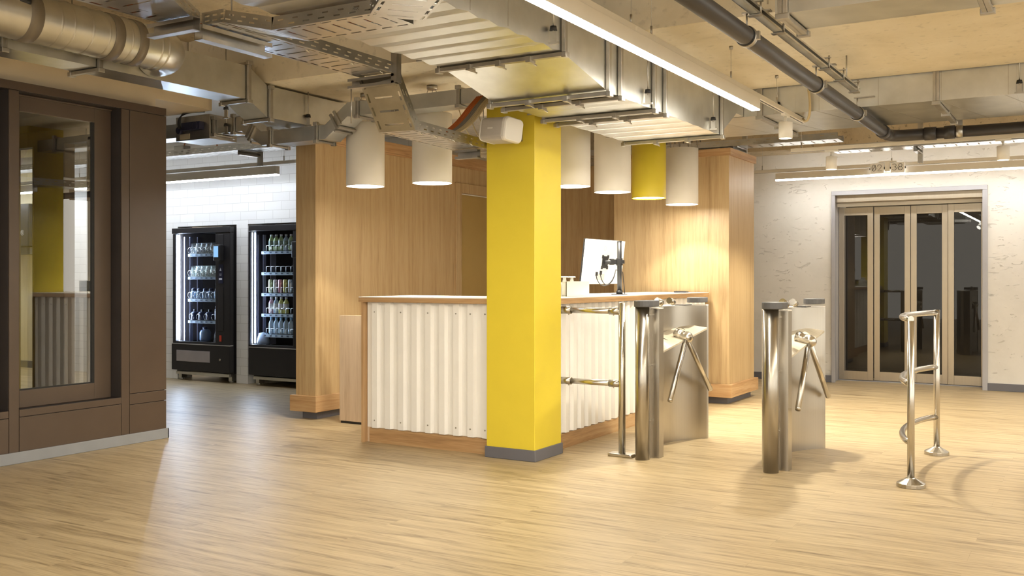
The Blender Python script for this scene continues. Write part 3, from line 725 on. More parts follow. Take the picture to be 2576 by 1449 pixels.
def rod(d, x, y, z0, z1, foot=True):
    m = MB(); m.cyl((x, y, z0), (x, y, z1), .004, seg=8)
    if foot: m.box(x-.016, x+.016, y-.002, y+.002, z0-.05, z0+.01); m.box(x-.03, x+.03, y-.006, y+.006, z0-.055, z0-.045)
    r = m.build('hanger_rod', GALVD, d)
    if foot:
        m = MB(); m.cyl((x, y, z0+.012), (x, y, z0+.034), .02, .016, seg=14); m.build('rubber_damper', RUBBER, r)
# wide flat duct over the gates
XL, XR = -3.07, -2.33
dA, dB, DH = 2.355, 2.24, .30
d1 = thing('air_duct', 'wide flat galvanised duct with ribbed underside stepping down past the yellow column', 'duct', (-2.7, 4.0, dB), 'galvanised air ducts')
rings = []
def saw(y0, y1, z, per, amp):
    n = max(1, round((y1-y0)/per)); p = (y1-y0)/n
    for i in range(n):
        rings.append(rect_ring('y', y0+p*i+.002, XL, XR, z, z+DH)); rings.append(rect_ring('y', y0+p*(i+.45), XL, XR, z-amp, z+DH)); rings.append(rect_ring('y', y0+p*(i+1)-.004, XL, XR, z+.002, z+DH))
saw(1.2, 4.42, dA, .17, .009)
saw(4.99, 5.62, dB, .21, .003); saw(5.62, 6.88, dB, .21, .003)
rings.append(rect_ring('y', 6.90, XL, XR, dB, dB+DH)); rings.append(rect_ring('y', 7.28, XL, XR, 2.45, 2.62)); rings.append(rect_ring('y', 7.45, XL, XR, 2.45, 2.62))
m = MB(); m.loft(rings); m.build('casing', GALV, d1)
for y, z, c in ((4.44, dA, 3), (4.97, dB, 2), (5.13, dB, 2), (5.63, dB, 2), (5.81, dB, 2), (6.90, dB, 2)): flange(d1, 'y', y, XL, XR, z, z+DH, clips=c)
for y, z in ((4.30, dA), (5.50, dB), (6.68, dB)):
    rod(d1, XR+.025, y, z+.06, hang_z(y))
    rod(d1, XL-.025, y-.02, z+.06, hang_z(y))
m = MB()
for i in range(9):
    y = 3.9-.32*i
    m.box(XR, XR+.0012, y, y+.006, dA+.01, dA+DH-.01)
m.build('side_seam', GALVD, d1)
# duct passing above the booth corner (along y, drops under the soffit)
d3 = thing('air_duct', 'rectangular galvanised duct running past the brown booth corner and dropping under the soffit', 'duct', (-5.4, 4.2, 2.395), 'galvanised air ducts')
XL3, XR3 = -5.52, -5.28
R3 = [rect_ring('y', 2.4, XL3, XR3, 2.50, 2.74), rect_ring('y', 5.14, XL3, XR3, 2.50, 2.74), rect_ring('y', 5.17, XL3, XR3, 2.50, 2.74), rect_ring('y', 5.36, XL3, XR3, 2.395, 2.63), rect_ring('y', 6.27, XL3, XR3, 2.395, 2.63)]
m = MB(); m.loft(R3); m.build('casing', GALV, d3)
for y, z, zt in ((5.16, 2.50, 2.74), (5.38, 2.395, 2.63-.03), (3.92, 2.50, 2.74), (3.3, 2.50, 2.74)): flange(d3, 'y', y, XL3, XR3, z, zt)
rod(d3, XR3+.02, 5.78, 2.44, ZS); rod(d3, XL3-.02, 5.2, 2.44, ZC)
# small duct along x ducking under it, with fire damper
d4 = thing('air_duct', 'small galvanised duct ducking under the booth duct and running to the wide duct', 'duct', (-5.0, 5.8, 2.25), 'galvanised air ducts')
ya, yb = 5.70, 5.88
prof = [(-8.4, 2.385, 2.50), (-6.02, 2.385, 2.50), (-5.90, 2.385, 2.50), (-5.68, 2.255, 2.365), (-5.60, 2.255, 2.365), (-5.12, 2.255, 2.365), (-5.02, 2.255, 2.365), (-4.80, 2.410, 2.515), (-4.70, 2.410, 2.515), (-3.10, 2.41, 2.515)]
m = MB(); m.loft([rect_ring('x', x, ya, yb, a, b2) for x, a, b2 in prof]); m.build('casing', GALV, d4)
for x, a, b2 in ((-6.20, 2.385, 2.50), (-5.98, 2.385, 2.50), (-5.58, 2.255, 2.365), (-5.10, 2.255, 2.365), (-4.70, 2.41, 2.515), (-3.80, 2.41, 2.515), (-3.32, 2.41, 2.515)): flange(d4, 'x', x, ya, yb, a, b2, t=.026, h=.016)
for x, zz in ((-5.79, 2.32), (-4.91, 2.345)):
    m = MB(); s = -1 if x < -5.5 else 1
    t = Vector((.22, 0, s*.14)).normalized(); k = Vector((-t.z, 0, t.x))
    for q in (-1, 1): m.obox((x, ya-.012, zz+.0)+Vector((0, 0, 0)) if False else Vector((x, ya-.008, zz+.05))+t*.02*q, t*.010, k*.062, Vector((0, .008, 0)))
    for q in (-1, 1): m.obox(Vector((x, (ya+yb)/2, zz-.005))+t*.02*q-k*.02, t*.010, k*.008, Vector((0, .10, 0)))
    m.build('seam_profile', GALVD, d4)
m = MB(); m.box(-6.62, -6.22, 5.66, 5.96, 2.345, 2.545); fd = m.build('fire_damper', GALVD, d4, bevel=.003)
m = MB(); m.box(-6.50, -6.28, 5.61, 5.66, 2.42, 2.485); m.cyl((-6.33, 5.60, 2.45), (-6.33, 5.66, 2.45), .03); m.cyl((-6.56, 5.63, 2.43), (-6.56, 5.66, 2.43), .03); m.build('actuator', plain('navy_plastic', (.02, .022, .06), .4), fd, bevel=.003)
m = MB()
for k in range(3): m.tube(bez((-6.55+.01*k, 5.63, 2.44), (-6.56+.015*k, 5.60, 2.56+.01*k), (-6.48, 5.64, 2.58+.01*k), (-6.30, 5.68, 2.57)), .006, 8)
m.build('actuator_cable', BLACKPL, fd)
m = MB(); m.box(-6.57, -6.45, 5.657, 5.66, 2.355, 2.40); m.build('rating_plate', plain('cream_label', (.62, .55, .40), .5), fd)
rod(d4, -6.05, ya-.02, 2.42, ZS); rod(d4, -4.36, ya-.02, 2.45, ZS)
# large duct along x in front of the door zone
d5 = thing('air_duct', 'large galvanised duct crossing above the passage to the glass doors', 'duct', (.5, 7.96, 2.447), 'galvanised air ducts')
m = MB(); 
for a, b2 in ((-3.07, -1.93), (-1.93, -.45), (-.45, 4.3)):
    m.box(a+.0005, b2, 7.46, 8.46, 2.447, 2.90)
m.build('casing', GALV, d5)
for x in (-2.2, -.95, .6):
    flange(d5, 'x', x, 7.46, 8.46, 2.447, 2.87, t=.04, clips=1)
for x in (-2.06, -.43): rod(d5, x, 7.435, 2.50, 2.90)
m = MB()
for k in range(8):
    x = -2.6+.42*k
    m.box(x, x+.004, 7.459, 7.46, 2.45, 2.88); m.obox((x+.1, 7.96, 2.4465), (.003, 0, 0), (.12, .5, 0), (0, 0, .0006))
m.build('stiffening_seam', GALVD, d5)
m = MB(); m.box(-.28, 1.5, 7.50, 8.2, 2.437, 2.446); m.build('access_panel', plain('bright_zinc', (.72, .72, .72), .35, .6), d5)
# duct top right
d6 = thing('air_duct', 'galvanised duct end at the top right beside the dark drain pipe', 'duct', (1.2, 4.8, 2.45), 'galvanised air ducts')
m = MB(); m.box(-1.30, 4.3, 4.65, 5.0, 2.45, 2.80); m.build('casing', GALV, d6)
for x in (-1.26, -.42): flange(d6, 'x', x, 4.65, 5.0, 2.45, 2.78, t=.045)
m = MB(); m.box(-.16, -.10, 4.97, 5.01, 2.435, 2.45); m.build('corner_clip', GALVD, d6)
rod(d6, -1.33, 4.63, 2.50, ZC, False); rod(d6, -.42, 4.63, 2.5, ZC, False); rod(d6, -1.24, 4.60, 2.5, ZC, False)
# round duct left
rdct = thing('round_duct', 'round galvanised duct with clamp bands at the upper left', 'duct', (-5.1, 3.4, 2.50), 'galvanised air ducts')
cx, cz, rr = -5.085, 2.645, .135
pts = [(cx, 1.4, cz), (cx, 4.18, cz)]
for i in range(1, 13):
    a = PI/2*i/12; pts.append((cx-.14*(1-math.cos(a))*1.0, 4.18+.14*math.sin(a), cz))
pts.append((cx-.192, 4.32, cz))
m = MB(); m.tube(pts, rr, 40); m.build('casing', GALV, rdct)
for y, wd, mt in ((3.30, .075, GALVD), (3.83, .065, GALVD), (4.00, .06, GALVD)):
    m = MB(); m.lathe([(rr, -wd/2), (rr+.005, -wd/2), (rr+.005, wd/2), (rr, wd/2)], (cx, y, cz), 40, True, (0, 1, 0)); m.build('clamp_band', plain('dark_band', (.24, .21, .17), .5, .4), rdct)
for y in (3.45, 3.53, 3.65, 3.76, 3.92, 4.14, 4.19):
    m = MB(); m.lathe([(rr, -.007), (rr+.006, 0), (rr, .007)], (cx, y, cz), 40, True, (0, 1, 0)); m.build('bead', GALV, rdct)
m = MB(); m.tube(bez((cx+.02, 2.5, 2.95), (cx+.10, 2.75, 2.80), (cx+.12, 2.95, 2.74), (cx+.115, 3.22, 2.70)), .012, 10); m.cyl((cx+.11, 3.2, 2.70), (cx+.118, 3.26, 2.70), .022); m.build('sensor_cable', BLACKPL, rdct)
m = MB(); m.lathe([(rr+.001, -.06), (rr+.001, .06)], (cx, 2.90, cz), 40, True, (0, 1, 0))
m.b.free(); m = MB()
for i in range(5):
    a0, a1 = -.55+.09*i, -.55+.09*(i+1)
    q = lambda a, y: (cx+(rr+.0012)*math.cos(a), y, cz+(rr+.0012)*math.sin(a))
    m.quad([q(a0, 2.78), q(a0, 3.02), q(a1, 3.02), q(a1, 2.78)])
m.build('paper_label', plain('paper', (.60, .52, .36), .7), rdct)
m = MB(); m.cyl((cx, 3.6, cz+rr), (cx, 3.6, ZC), .004, seg=8); m.cyl((cx, 2.2, cz+rr), (cx, 2.2, ZC), .004, seg=8); m.build('hanger_rod', GALVD, rdct)

# ------------------------------------------------------------------ cable trays
def tray_seg(mb, p0, p1, wd, rh, L=.085, rails=(1, 1), slots=True):
    p0, p1 = Vector(p0), Vector(p1); t = p1-p0; Ln = t.length; t.normalize()
    n = Vector((t.y, -t.x, 0)).normalized(); k = n.cross(t).normalized()
    if k.z < 0: k = -k
    N_ = max(1, round(Ln/L)); c = Ln/N_; us = []; tag_ = []
    for i in range(N_):
        for s in (0, .12, .40, .55, .78): us.append(c*(i+s)); tag_.append(s)
    us.append(Ln); tag_.append(9)
    vs = [0, .05, .10, .24, .76, .90, .95, 1.0]; vs = [v*wd-wd/2 for v in vs]
    def hole(i, j):
        s = tag_[i]
        if j in (1, 5): return s in (.12, .40, .55)
        if j == 3: return s in (.40,)
        return False
    mb.plate(p0, t, n, us, vs, hole if slots else (lambda i, j: False))
    zs = [0, .22*rh, .34*rh, .60*rh, .72*rh, rh]
    def hole2(i, j):
        s = tag_[i]
        return (j == 1 and s in (.12, .40)) or (j == 3 and s in (.55, .40))
    for sgn, on in zip((-1, 1), rails):
        if on: mb.plate(p0+n*sgn*wd/2, t, k, us, zs, hole2)
ZT = 2.36
T = thing('cable_tray', 'perforated cable tray with a branch under the wide duct, dropping steeply towards the yellow column', 'cable tray', (-3.53, 3.5, 2.07), 'perforated cable trays')
m = MB(); tray_seg(m, (-3.475, 1.2, ZT), (-3.475, 2.81, ZT), .35, .06); m.build('near_run', TRAYM, T, solid=.0025)
m = MB(); tray_seg(m, (-3.59, 2.81, ZT), (-3.59, 3.155, ZT), .12, .06, rails=(1, 0))
m.quad([(-3.53, 2.81, ZT), (-3.30, 2.81, ZT), (-3.53, 3.155, ZT), (-3.53, 3.0, ZT)])
gd = Vector((-.23, .345, 0)); m.plate((-3.30, 2.81, ZT), gd, (0, 0, 1), [0, .04, .15, .20, .31, .36, .47, .52, .63, .68, .79, .84, .95, 1], [0, .013, .021, .036, .044, .06], lambda i, j: i % 2 == 1 and j in (1, 3))
m.plate((-3.53, 3.1675, ZT), (1, 0, 0), (0, 0, 1), [0, .02, .05, .07, .10, .12, .14], [0, .013, .021, .036, .044, .06], lambda i, j: i % 2 == 1 and j in (1, 3))
m.build('tee_corner', TRAYM, T, solid=.0025)
m = MB(); tray_seg(m, (-3.525, 3.16, ZT), (-3.525, 3.40, ZT), .25, .06, rails=(1, 0)); tray_seg(m, (-3.525, 3.402, ZT), (-3.525, 4.43, ZT), .25, .06); m.build('upper_run', TRAYM, T, solid=.0025)
m = MB(); tray_seg(m, (-3.525, 4.44, ZT-.01), (-3.545, 4.66, 2.07), .25, .06); m.build('sloping_run', TRAYM, T, solid=.0025)
m = MB(); tray_seg(m, (-3.545, 4.66, 2.07), (-3.70, 6.10, 2.075), .25, .06); m.build('lower_run', TRAYM, T, solid=.0025)
m = MB(); m.channel((-3.385, 4.44, 2.30), (-3.385, 4.44, ZC), .04, .04, up=(1, 0, 0)); m.build('hanger_profile', GALVD, T)
for p0, p1, wd_, ht_ in (((-3.72, 4.44, 2.325), (-3.385, 4.44, 2.325), .04, .055), ((-3.5, 3.12, 2.318), (-3.5, 3.56, 2.318), .05, .07), ((-3.70, 3.02, 2.322), (-3.4, 3.02, 2.322), .04, .06), ((-3.72, 5.55, 2.035), (-3.54, 5.55, 2.035), .04, .06)):
    m = MB(); m.channel(p0, p1, wd_, ht_); m.build('support_bracket', GALVD, T)
for x_, y_, a_, b_ in ((-3.71, 4.44, 2.10, 2.30), (-3.69, 3.5, ZT, ZC), (-3.8, 6.02, 2.07, ZS)):
    m = MB(); m.cyl((x_, y_, a_), (x_, y_, b_), .004, seg=8); m.build('hanger_rod', GALVD, T)
m = MB()
for y in (3.75, 4.1, 4.35): m.tube([(-3.43, y, ZT-.004), (-3.42, y+.01, ZT-.014), (-3.435, y+.03, ZT-.012), (-3.44, y+.035, ZT-.002)], .0025, 6)
for y in (4.75, 4.9, 5.1, 5.3): m.tube([(-3.45, y, 2.066), (-3.44, y+.01, 2.055), (-3.45, y+.03, 2.056), (-3.46, y+.035, 2.068)], .0025, 6)
m.build('cable_tie', plain('tie_white', (.75, .70, .58), .5), T)
m = MB(); tray_seg(m, (-3.39, 3.285, 2.36), (-3.095, 3.285, 2.287), .235, .055); tray_seg(m, (-3.093, 3.285, 2.287), (-2.50, 3.285, 2.284), .235, .055); br_run = m.build('branch_run', TRAYM, T, solid=.0025)
m = MB(); tray_seg(m, (-2.50, 3.285, 2.284), (-2.12, 2.95, 2.284), .235, .055); m.build('angled_run', TRAYM, T, solid=.0025)
m = MB(); m.cyl((-2.2, 2.95, 2.285), (-2.2, 2.95, ZC), .004, seg=8); m.build('hanger_rod', GALVD, T)
lettering('stamped_lettering', 'PLUC', .014, DARKGREY, br_run, (-2.62, 3.1655, 2.312))
def flat_tray(label, x0, x1, y, z, wd=.26, hang=ZC, br=()):
    t = thing('cable_tray', label, 'cable tray', ((x0+x1)/2, y, z), 'perforated cable trays')
    m = MB(); tray_seg(m, (x0, y, z), (x1, y, z), wd, .06, .1); m.build('run', TRAYM, t, solid=.0025)
    for x in br:
        m = MB(); m.channel((x, y+wd/2+.03, z-.14), (x, y+wd/2+.03, hang), .035, .045, up=(1, 0, 0)); hp = m.build('hanger_profile', GALVD, t)
        m = MB(); m.channel((x, y-wd/2-.02, z-.03), (x, y+wd/2+.03, z-.03), .04, .05); m.build('cantilever_arm', GALVD, hp)
    return t
flat_tray('perforated cable tray crossing above the vending machines under the ceiling', -12.5, -5.95, 7.28, 2.50, .24, ZC-.02, (-8.9, -7.42))
flat_tray('perforated cable tray passing over the top of the oak block', -5.6, -2.05, 9.55, 2.50, .26, ZC, (-3.02, -4.9))
flat_tray('perforated cable tray near the door wall behind the dark pipe', -2.3, 1.0, 10.45, 2.50, .26, ZC, (-1.50, -.3))

jb = thing('junction_box', 'small grey junction box standing in the tray above the vending machines', 'junction box', (-8.34, 7.22, 2.503))
m = MB(); m.box(-8.42, -8.27, 7.175, 7.265, 2.503, 2.605); m.build('body', GALVD, jb, bevel=.003)
m = MB(); m.box(-8.41, -8.28, 7.172, 7.175, 2.512, 2.597); m.build('lid', GALV, jb)
ip_ = thing('insulated_pipe', 'pale insulated pipe high behind the tray above the vending machines', 'pipe', (-9, 7.85, 2.62))
m = MB(); m.tube([(-12.5, 7.85, 2.70), (-5.95, 7.85, 2.70)], .08, 24); m.build('jacket', SHADE, ip_)
for x in (-8.95, -8.42, -7.0):
    m = MB(); m.lathe([(.081, -.012), (.084, 0), (.081, .012)], (x, 7.85, 2.70), 24, True, (1, 0, 0)); m.build('strap', plain('orange_strap', (.45, .16, .06), .5), ip_)
for x in (-11, -8.6, -6.6):
    m = MB(); m.cyl((x, 7.85, 2.78), (x, 7.85, ZC-.02), .004, seg=8); m.build('hanger_rod', GALVD, ip_)

# cables in and out of the trays
CB = {'orange': plain('orange_cable', (.50, .13, .03), .5), 'grey': plain('grey_cable', (.22, .20, .17), .5), 'beige': plain('beige_cable', (.52, .42, .24), .5)}
def cable(color, pts, label, group, r=.006):
    m = MB(); m.tube(pts, r, 8); return tag(m.build('cable', CB[color], None), label, 'cable', group)
k = 0
for color, n in (('orange', 4), ('grey', 3), ('beige', 4)):
    for i in range(n):
        f = k/10; k += 1; x = -3.655+.19*f
        cable(color, bez((x, 4.80, 2.094), (x-.03, 5.15, 2.096), (x-.06, 5.38-.04*f, 2.10), (x+.05, 5.50-.06*f, 2.33), 20)+[Vector((x+.09, 5.57-.06*f, 2.42))],
              '%s cable bunched with others rising from the tray beside the yellow column' % color, 'cables rising beside the yellow column', .0055)
for i in range(3):
    cable('orange' if i < 2 else 'grey', [(-3.634+.0175*i, y, ZT+.0115) for y in (1.3, 1.9, 2.4, 2.9, 3.5, 4.3)], '%s cable lying in the upper cable tray run' % ('orange' if i < 2 else 'grey'), 'cables lying in the long tray', .008)
for i in range(1):
    o = .03*i; xx = -3.575+.0175*i
    cable(('orange', 'grey')[i], bez((-3.42+.03*i, 2.0, ZT+.0115), (-3.42+.03*i, 2.5, ZT+.0115), (xx, 2.7, ZT+.0115), (xx, 2.97, ZT+.0115), 10)+bez((xx, 3.0, ZT+.0115), (xx, 3.22-o, ZT+.0115), (-3.5, 3.29-o, ZT+.012), (-3.392, 3.29-o, 2.3735), 10)+[Vector((-3.09, 3.29-o, 2.300)), Vector((-2.6, 3.29-o, 2.2965))], '%s cable turning into the branch tray under the wide duct' % ('orange', 'grey')[i], 'cables turning into the branch tray', .008)
for i in range(3):
    cable('beige', bez((-4.02+.08*i, 5.99, 2.55), (-4.0+.08*i, 6.05, 2.25), (-3.92+.06*i, 6.13, 2.15), (-3.80+.05*i, 6.13, 2.12), 14), 'thin beige cable sagging behind the lower tray run', 'cables sagging behind the lower tray', .004)
for i in range(7):
    a = random.random()
    cable('grey', bez((-3.95+.09*i, 9.5, 2.52), (-3.9+.09*i, 9.35, 2.80+.05*a), (-3.85+.09*i, 9.02, 2.80), (-3.80+.09*i, 9.0, 2.46-.05*a), 12), 'grey cable looping out of the tray above the oak block', 'cables looping above the oak block', .006)
cable('beige', bez((-1.83, 7.40, 2.65), (-1.78, 7.40, 2.40), (-1.84, 7.42, 2.33), (-1.921, 7.64, 2.424), 14), 'beige cable dropping from the soffit to the track end', None, .009)

# ------------------------------------------------------------------ drain pipe and channels
pp = thing('drain_pipe', 'dark grey drain pipe running overhead and turning at an elbow', 'pipe', (-1.465, 6, 2.34))
PX, PZ, PR = -1.465, 2.385, .045
m = MB(); m.tube([(PX, 1.5, PZ), (PX, 8.42, PZ)], PR, 28); m.build('long_run', PIPE, pp)
m = MB(); pts = [(PX, 8.40, PZ), (PX, 8.55, PZ)]+[(PX+.13*(1-math.cos(a)), 8.55+.13*math.sin(a), PZ) for a in [PI/2*i/8 for i in range(1, 9)]]+[(PX+.3, 8.68, PZ)]
m.tube(pts, PR+.003, 28); m.build('elbow', PIPE, pp)
m = MB(); m.tube([(PX+.28, 8.68, PZ), (4.2, 8.68, PZ)], PR, 28); m.build('cross_run', PIPE, pp)
for p0, p1 in (((PX, 8.32, PZ), (PX, 8.42, PZ)), ((PX+.27, 8.68, PZ), (PX+.36, 8.68, PZ)), ((PX+.42, 8.68, PZ), (PX+.50, 8.68, PZ))):
    m = MB(); m.cyl(p0, p1, PR+.009, seg=28); m.build('coupling', PIPE, pp)
for y in (4.74, 6.14, 7.36):
    m = MB(); m.lathe([(PR, -.016), (PR+.007, -.016), (PR+.007, .016), (PR, .016)], (PX, y, PZ), 28, True, (0, 1, 0)); cl = m.build('pipe_clamp', GALVD, pp)
    m = MB(); m.lathe([(PR, -.03), (PR+.004, -.03), (PR+.004, -.016), (PR, -.016)], (PX, y, PZ), 28, True, (0, 1, 0)); m.build('rubber_liner', RUBBER, cl)
    m = MB(); m.cyl((PX, y, PZ+PR), (PX, y, PZ+PR+.07), .005, seg=8); m.box(PX+PR, PX+PR+.02, y-.012, y+.012, PZ-.02, PZ+.02); m.box(PX-.02, PX+.12, y-.02, y+.02, PZ+PR+.065, PZ+PR+.072); m.build('clamp_stud', GALVD, cl)
m = MB(); m.lathe([(PR, -.025), (PR+.006, -.025), (PR+.006, .025), (PR, .025)], (-.93, 8.68, PZ), 24, True, (1, 0, 0)); m.box(-.95, -.91, 8.675, 8.685, PZ+PR, 2.62); m.build('pipe_clamp', GALVD, pp)
ch = thing('support_channel', 'galvanised strut channel alongside the dark drain pipe', 'strut channel', (-1.385, 4.4, 2.47))
m = MB(); m.channel((-1.385, 1.5, 2.475), (-1.385, 6.95, 2.475), .04, .04); m.build('channel', GALV, ch)
for y in (4.62, 5.02, 6.02, 6.42, 6.86):
    m = MB(); m.box(-1.42, -1.35, y-.02, y+.02, 2.448, 2.453); m.cyl((-1.41, y, 2.45), (-1.41, y, 2.53), .005, seg=8); m.cyl((-1.36, y, 2.45), (-1.36, y, 2.53), .005, seg=8); m.box(-1.42, -1.35, y-.012, y+.012, 2.515, 2.52)
    m.build('hanger_bracket', GALVD, ch)
for y in (2.5, 6.62):
    m = MB(); m.cyl((-1.385, y, 2.49), (-1.385, y, hang_z(y)), .005, seg=8); m.build('hanger_rod', GALVD, ch)
ch2 = thing('support_channel', 'galvanised strut channel crossing above the dark pipe elbow', 'strut channel', (0, 8.85, 2.60))
m = MB(); m.channel((-1.9, 8.80, 2.62), (4.2, 8.80, 2.62), .04, .045); m.build('channel', GALV, ch2)
m = MB(); m.cyl((-1.6, 8.80, 2.64), (-1.6, 8.80, ZC), .005, seg=8); m.cyl((.2, 8.80, 2.64), (.2, 8.80, ZC), .005, seg=8); m.box(-.60, -.55, 8.77, 8.775, 2.54, 2.64); m.build('hanger_rod', GALVD, ch2)

# flip clock
ck = thing('flip_clock', 'white flip clock reading 02 38 hanging over the glass doors', 'clock', (-1.9, 11.12, 2.32))
m = MB(); m.box(-1.925, -1.875, 11.10, 11.15, 2.345, 2.442); m.box(-1.99, -1.81, 11.09, 11.15, 2.442, 2.455); m.cyl((-1.9, 11.13, 2.45), (-1.9, 11.19, 2.45), .006); m.build('bracket', WHITEPL, ck)
WHITECK = plain('clock_white', (.92, .91, .89), .4, noise=.01)
def digit(ch, x, z, s=.036):
    P = {'0': [[(.5+.42*math.cos(a), .5+.5*math.sin(a)) for a in [2*PI*i/20 for i in range(21)]], [(.12, .05), (.88, .95)]],
         '2': [[(.05, .72), (.12, .92), (.45, 1), (.8, .92), (.9, .72), (.75, .5), (.05, 0), (.95, 0)]],
         '3': [[(.05, .9), (.4, 1), (.8, .93), (.88, .75), (.75, .57), (.4, .52), (.75, .48), (.93, .28), (.8, .06), (.4, 0), (.02, .1)]],
         '8': [[(.5+.38*math.cos(a), .76+.24*math.sin(a)) for a in [2*PI*i/16 for i in range(17)]], [(.5+.45*math.cos(a), .26+.27*math.sin(a)) for a in [2*PI*i/16 for i in range(17)]]]}[ch]
    for pl in P: dm.tube([(x+u*s, 11.092, z+v*s*1.45) for u, v in pl], .0022, 6)
for x0, x1, digs in ((-2.075, -1.935, '02'), (-1.865, -1.725, '38')):
    m = MB(); m.box(x0, x1, 11.095, 11.135, 2.325, 2.435); fc = m.build('face', WHITECK, ck, bevel=.004)
    dm = MB(); w_ = x1-x0
    for i, c in enumerate(digs): digit(c, x0+.016+i*(w_-.022)*.5, 2.352, .046)
    dm.box((x0+x1)/2-.001, (x0+x1)/2+.001, 11.0935, 11.095, 2.37, 2.39); dm.build('numerals', BLACKPL, fc)
    m = MB(); m.cyl((x0-.008, 11.115, 2.38), (x0+.002, 11.115, 2.38), .012); m.cyl((x1-.002, 11.115, 2.38), (x1+.008, 11.115, 2.38), .012); m.build('hinge', BLACKPL, fc)

# wall speaker on the column
sp = thing('loudspeaker', 'white and grey loudspeaker mounted high on the yellow column', 'loudspeaker', (-3.27, 5.40, 2.08))
c0 = Vector((-3.285, 5.40, 2.150)); R = Matrix.Rotation(math.radians(-14), 3, 'Z') @ Matrix.Rotation(math.radians(-6), 3, 'X') @ Matrix.Rotation(math.radians(4), 3, 'Y')
def profile(sx, s):
    pts = []
    for (yy, zz) in rrect(-.075*s, .085*s, -.075*s, .075*s, .03*s): pts.append(c0+R @ Vector((sx, yy, zz)))
    return pts
m = MB(); m.loft([profile(-.105, .97), profile(-.09, 1.0), profile(.09, 1.0)]); m.build('grille', plain('speaker_grille', (.50, .47, .43), .6), sp, bevel=.004)
m = MB(); m.loft([profile(.092, 1.03), profile(.115, 1.03), profile(.128, .95)]); m.build('end_cap', WHITEPL, sp, bevel=.004)
m = MB(); m.loft([profile(-.118, .90), profile(-.108, 1.02), profile(-.100, 1.02)]); m.build('end_cap', WHITEPL, sp, bevel=.004)
m = MB(); m.obox(c0+R @ Vector((-.01, -.077, .0)), R @ Vector((.024, 0, 0)), R @ Vector((0, .001, 0)), R @ Vector((0, 0, .004))); m.build('badge', WHITEPL, sp)
m = MB(); m.cyl(c0+R @ Vector((0, .07, 0)), (-3.285, 5.60, 2.15), .018); m.box(-3.34, -3.23, 5.585, 5.60, 2.10, 2.20); m.build('wall_bracket', GALVD, sp)

# wall dispenser beyond the booth
wd = thing('wall_dispenser', 'dark wall box with lit white panel seen through the booth window', 'dispenser', (-12.25, 8.0, 1.55))
m = MB(); m.prism([(-12.62, 7.86), (-12.0, 7.86), (-12.0, 8.08), (-12.62, 8.08)], 1.62, 2.18); m.build('body', BLACK, wd, bevel=.01)
m = MB(); m.prism([(-12.6, 7.90), (-12.03, 7.90), (-12.03, 8.08), (-12.6, 8.08)], 1.52, 1.61); m.build('tray', DARKGREY, wd)
m = MB()
pl = rrect(-12.60, -12.24, 1.74, 2.10, .05); f = m.b.faces.new([m.b.verts.new((x, 7.857, z)) for x, z in pl]); m.build('lit_panel', BOXLIGHT, wd)
m = MB(); m.lathe([(.030, 0), (.034, 0)], (-12.13, 7.855, 1.80), 24, True, (0, -1, 0)); m.build('mark_ring', WHITEPL, wd)
lettering('mark_letter', 'R', .055, WHITEPL, wd, (-12.13, 7.853, 1.80))

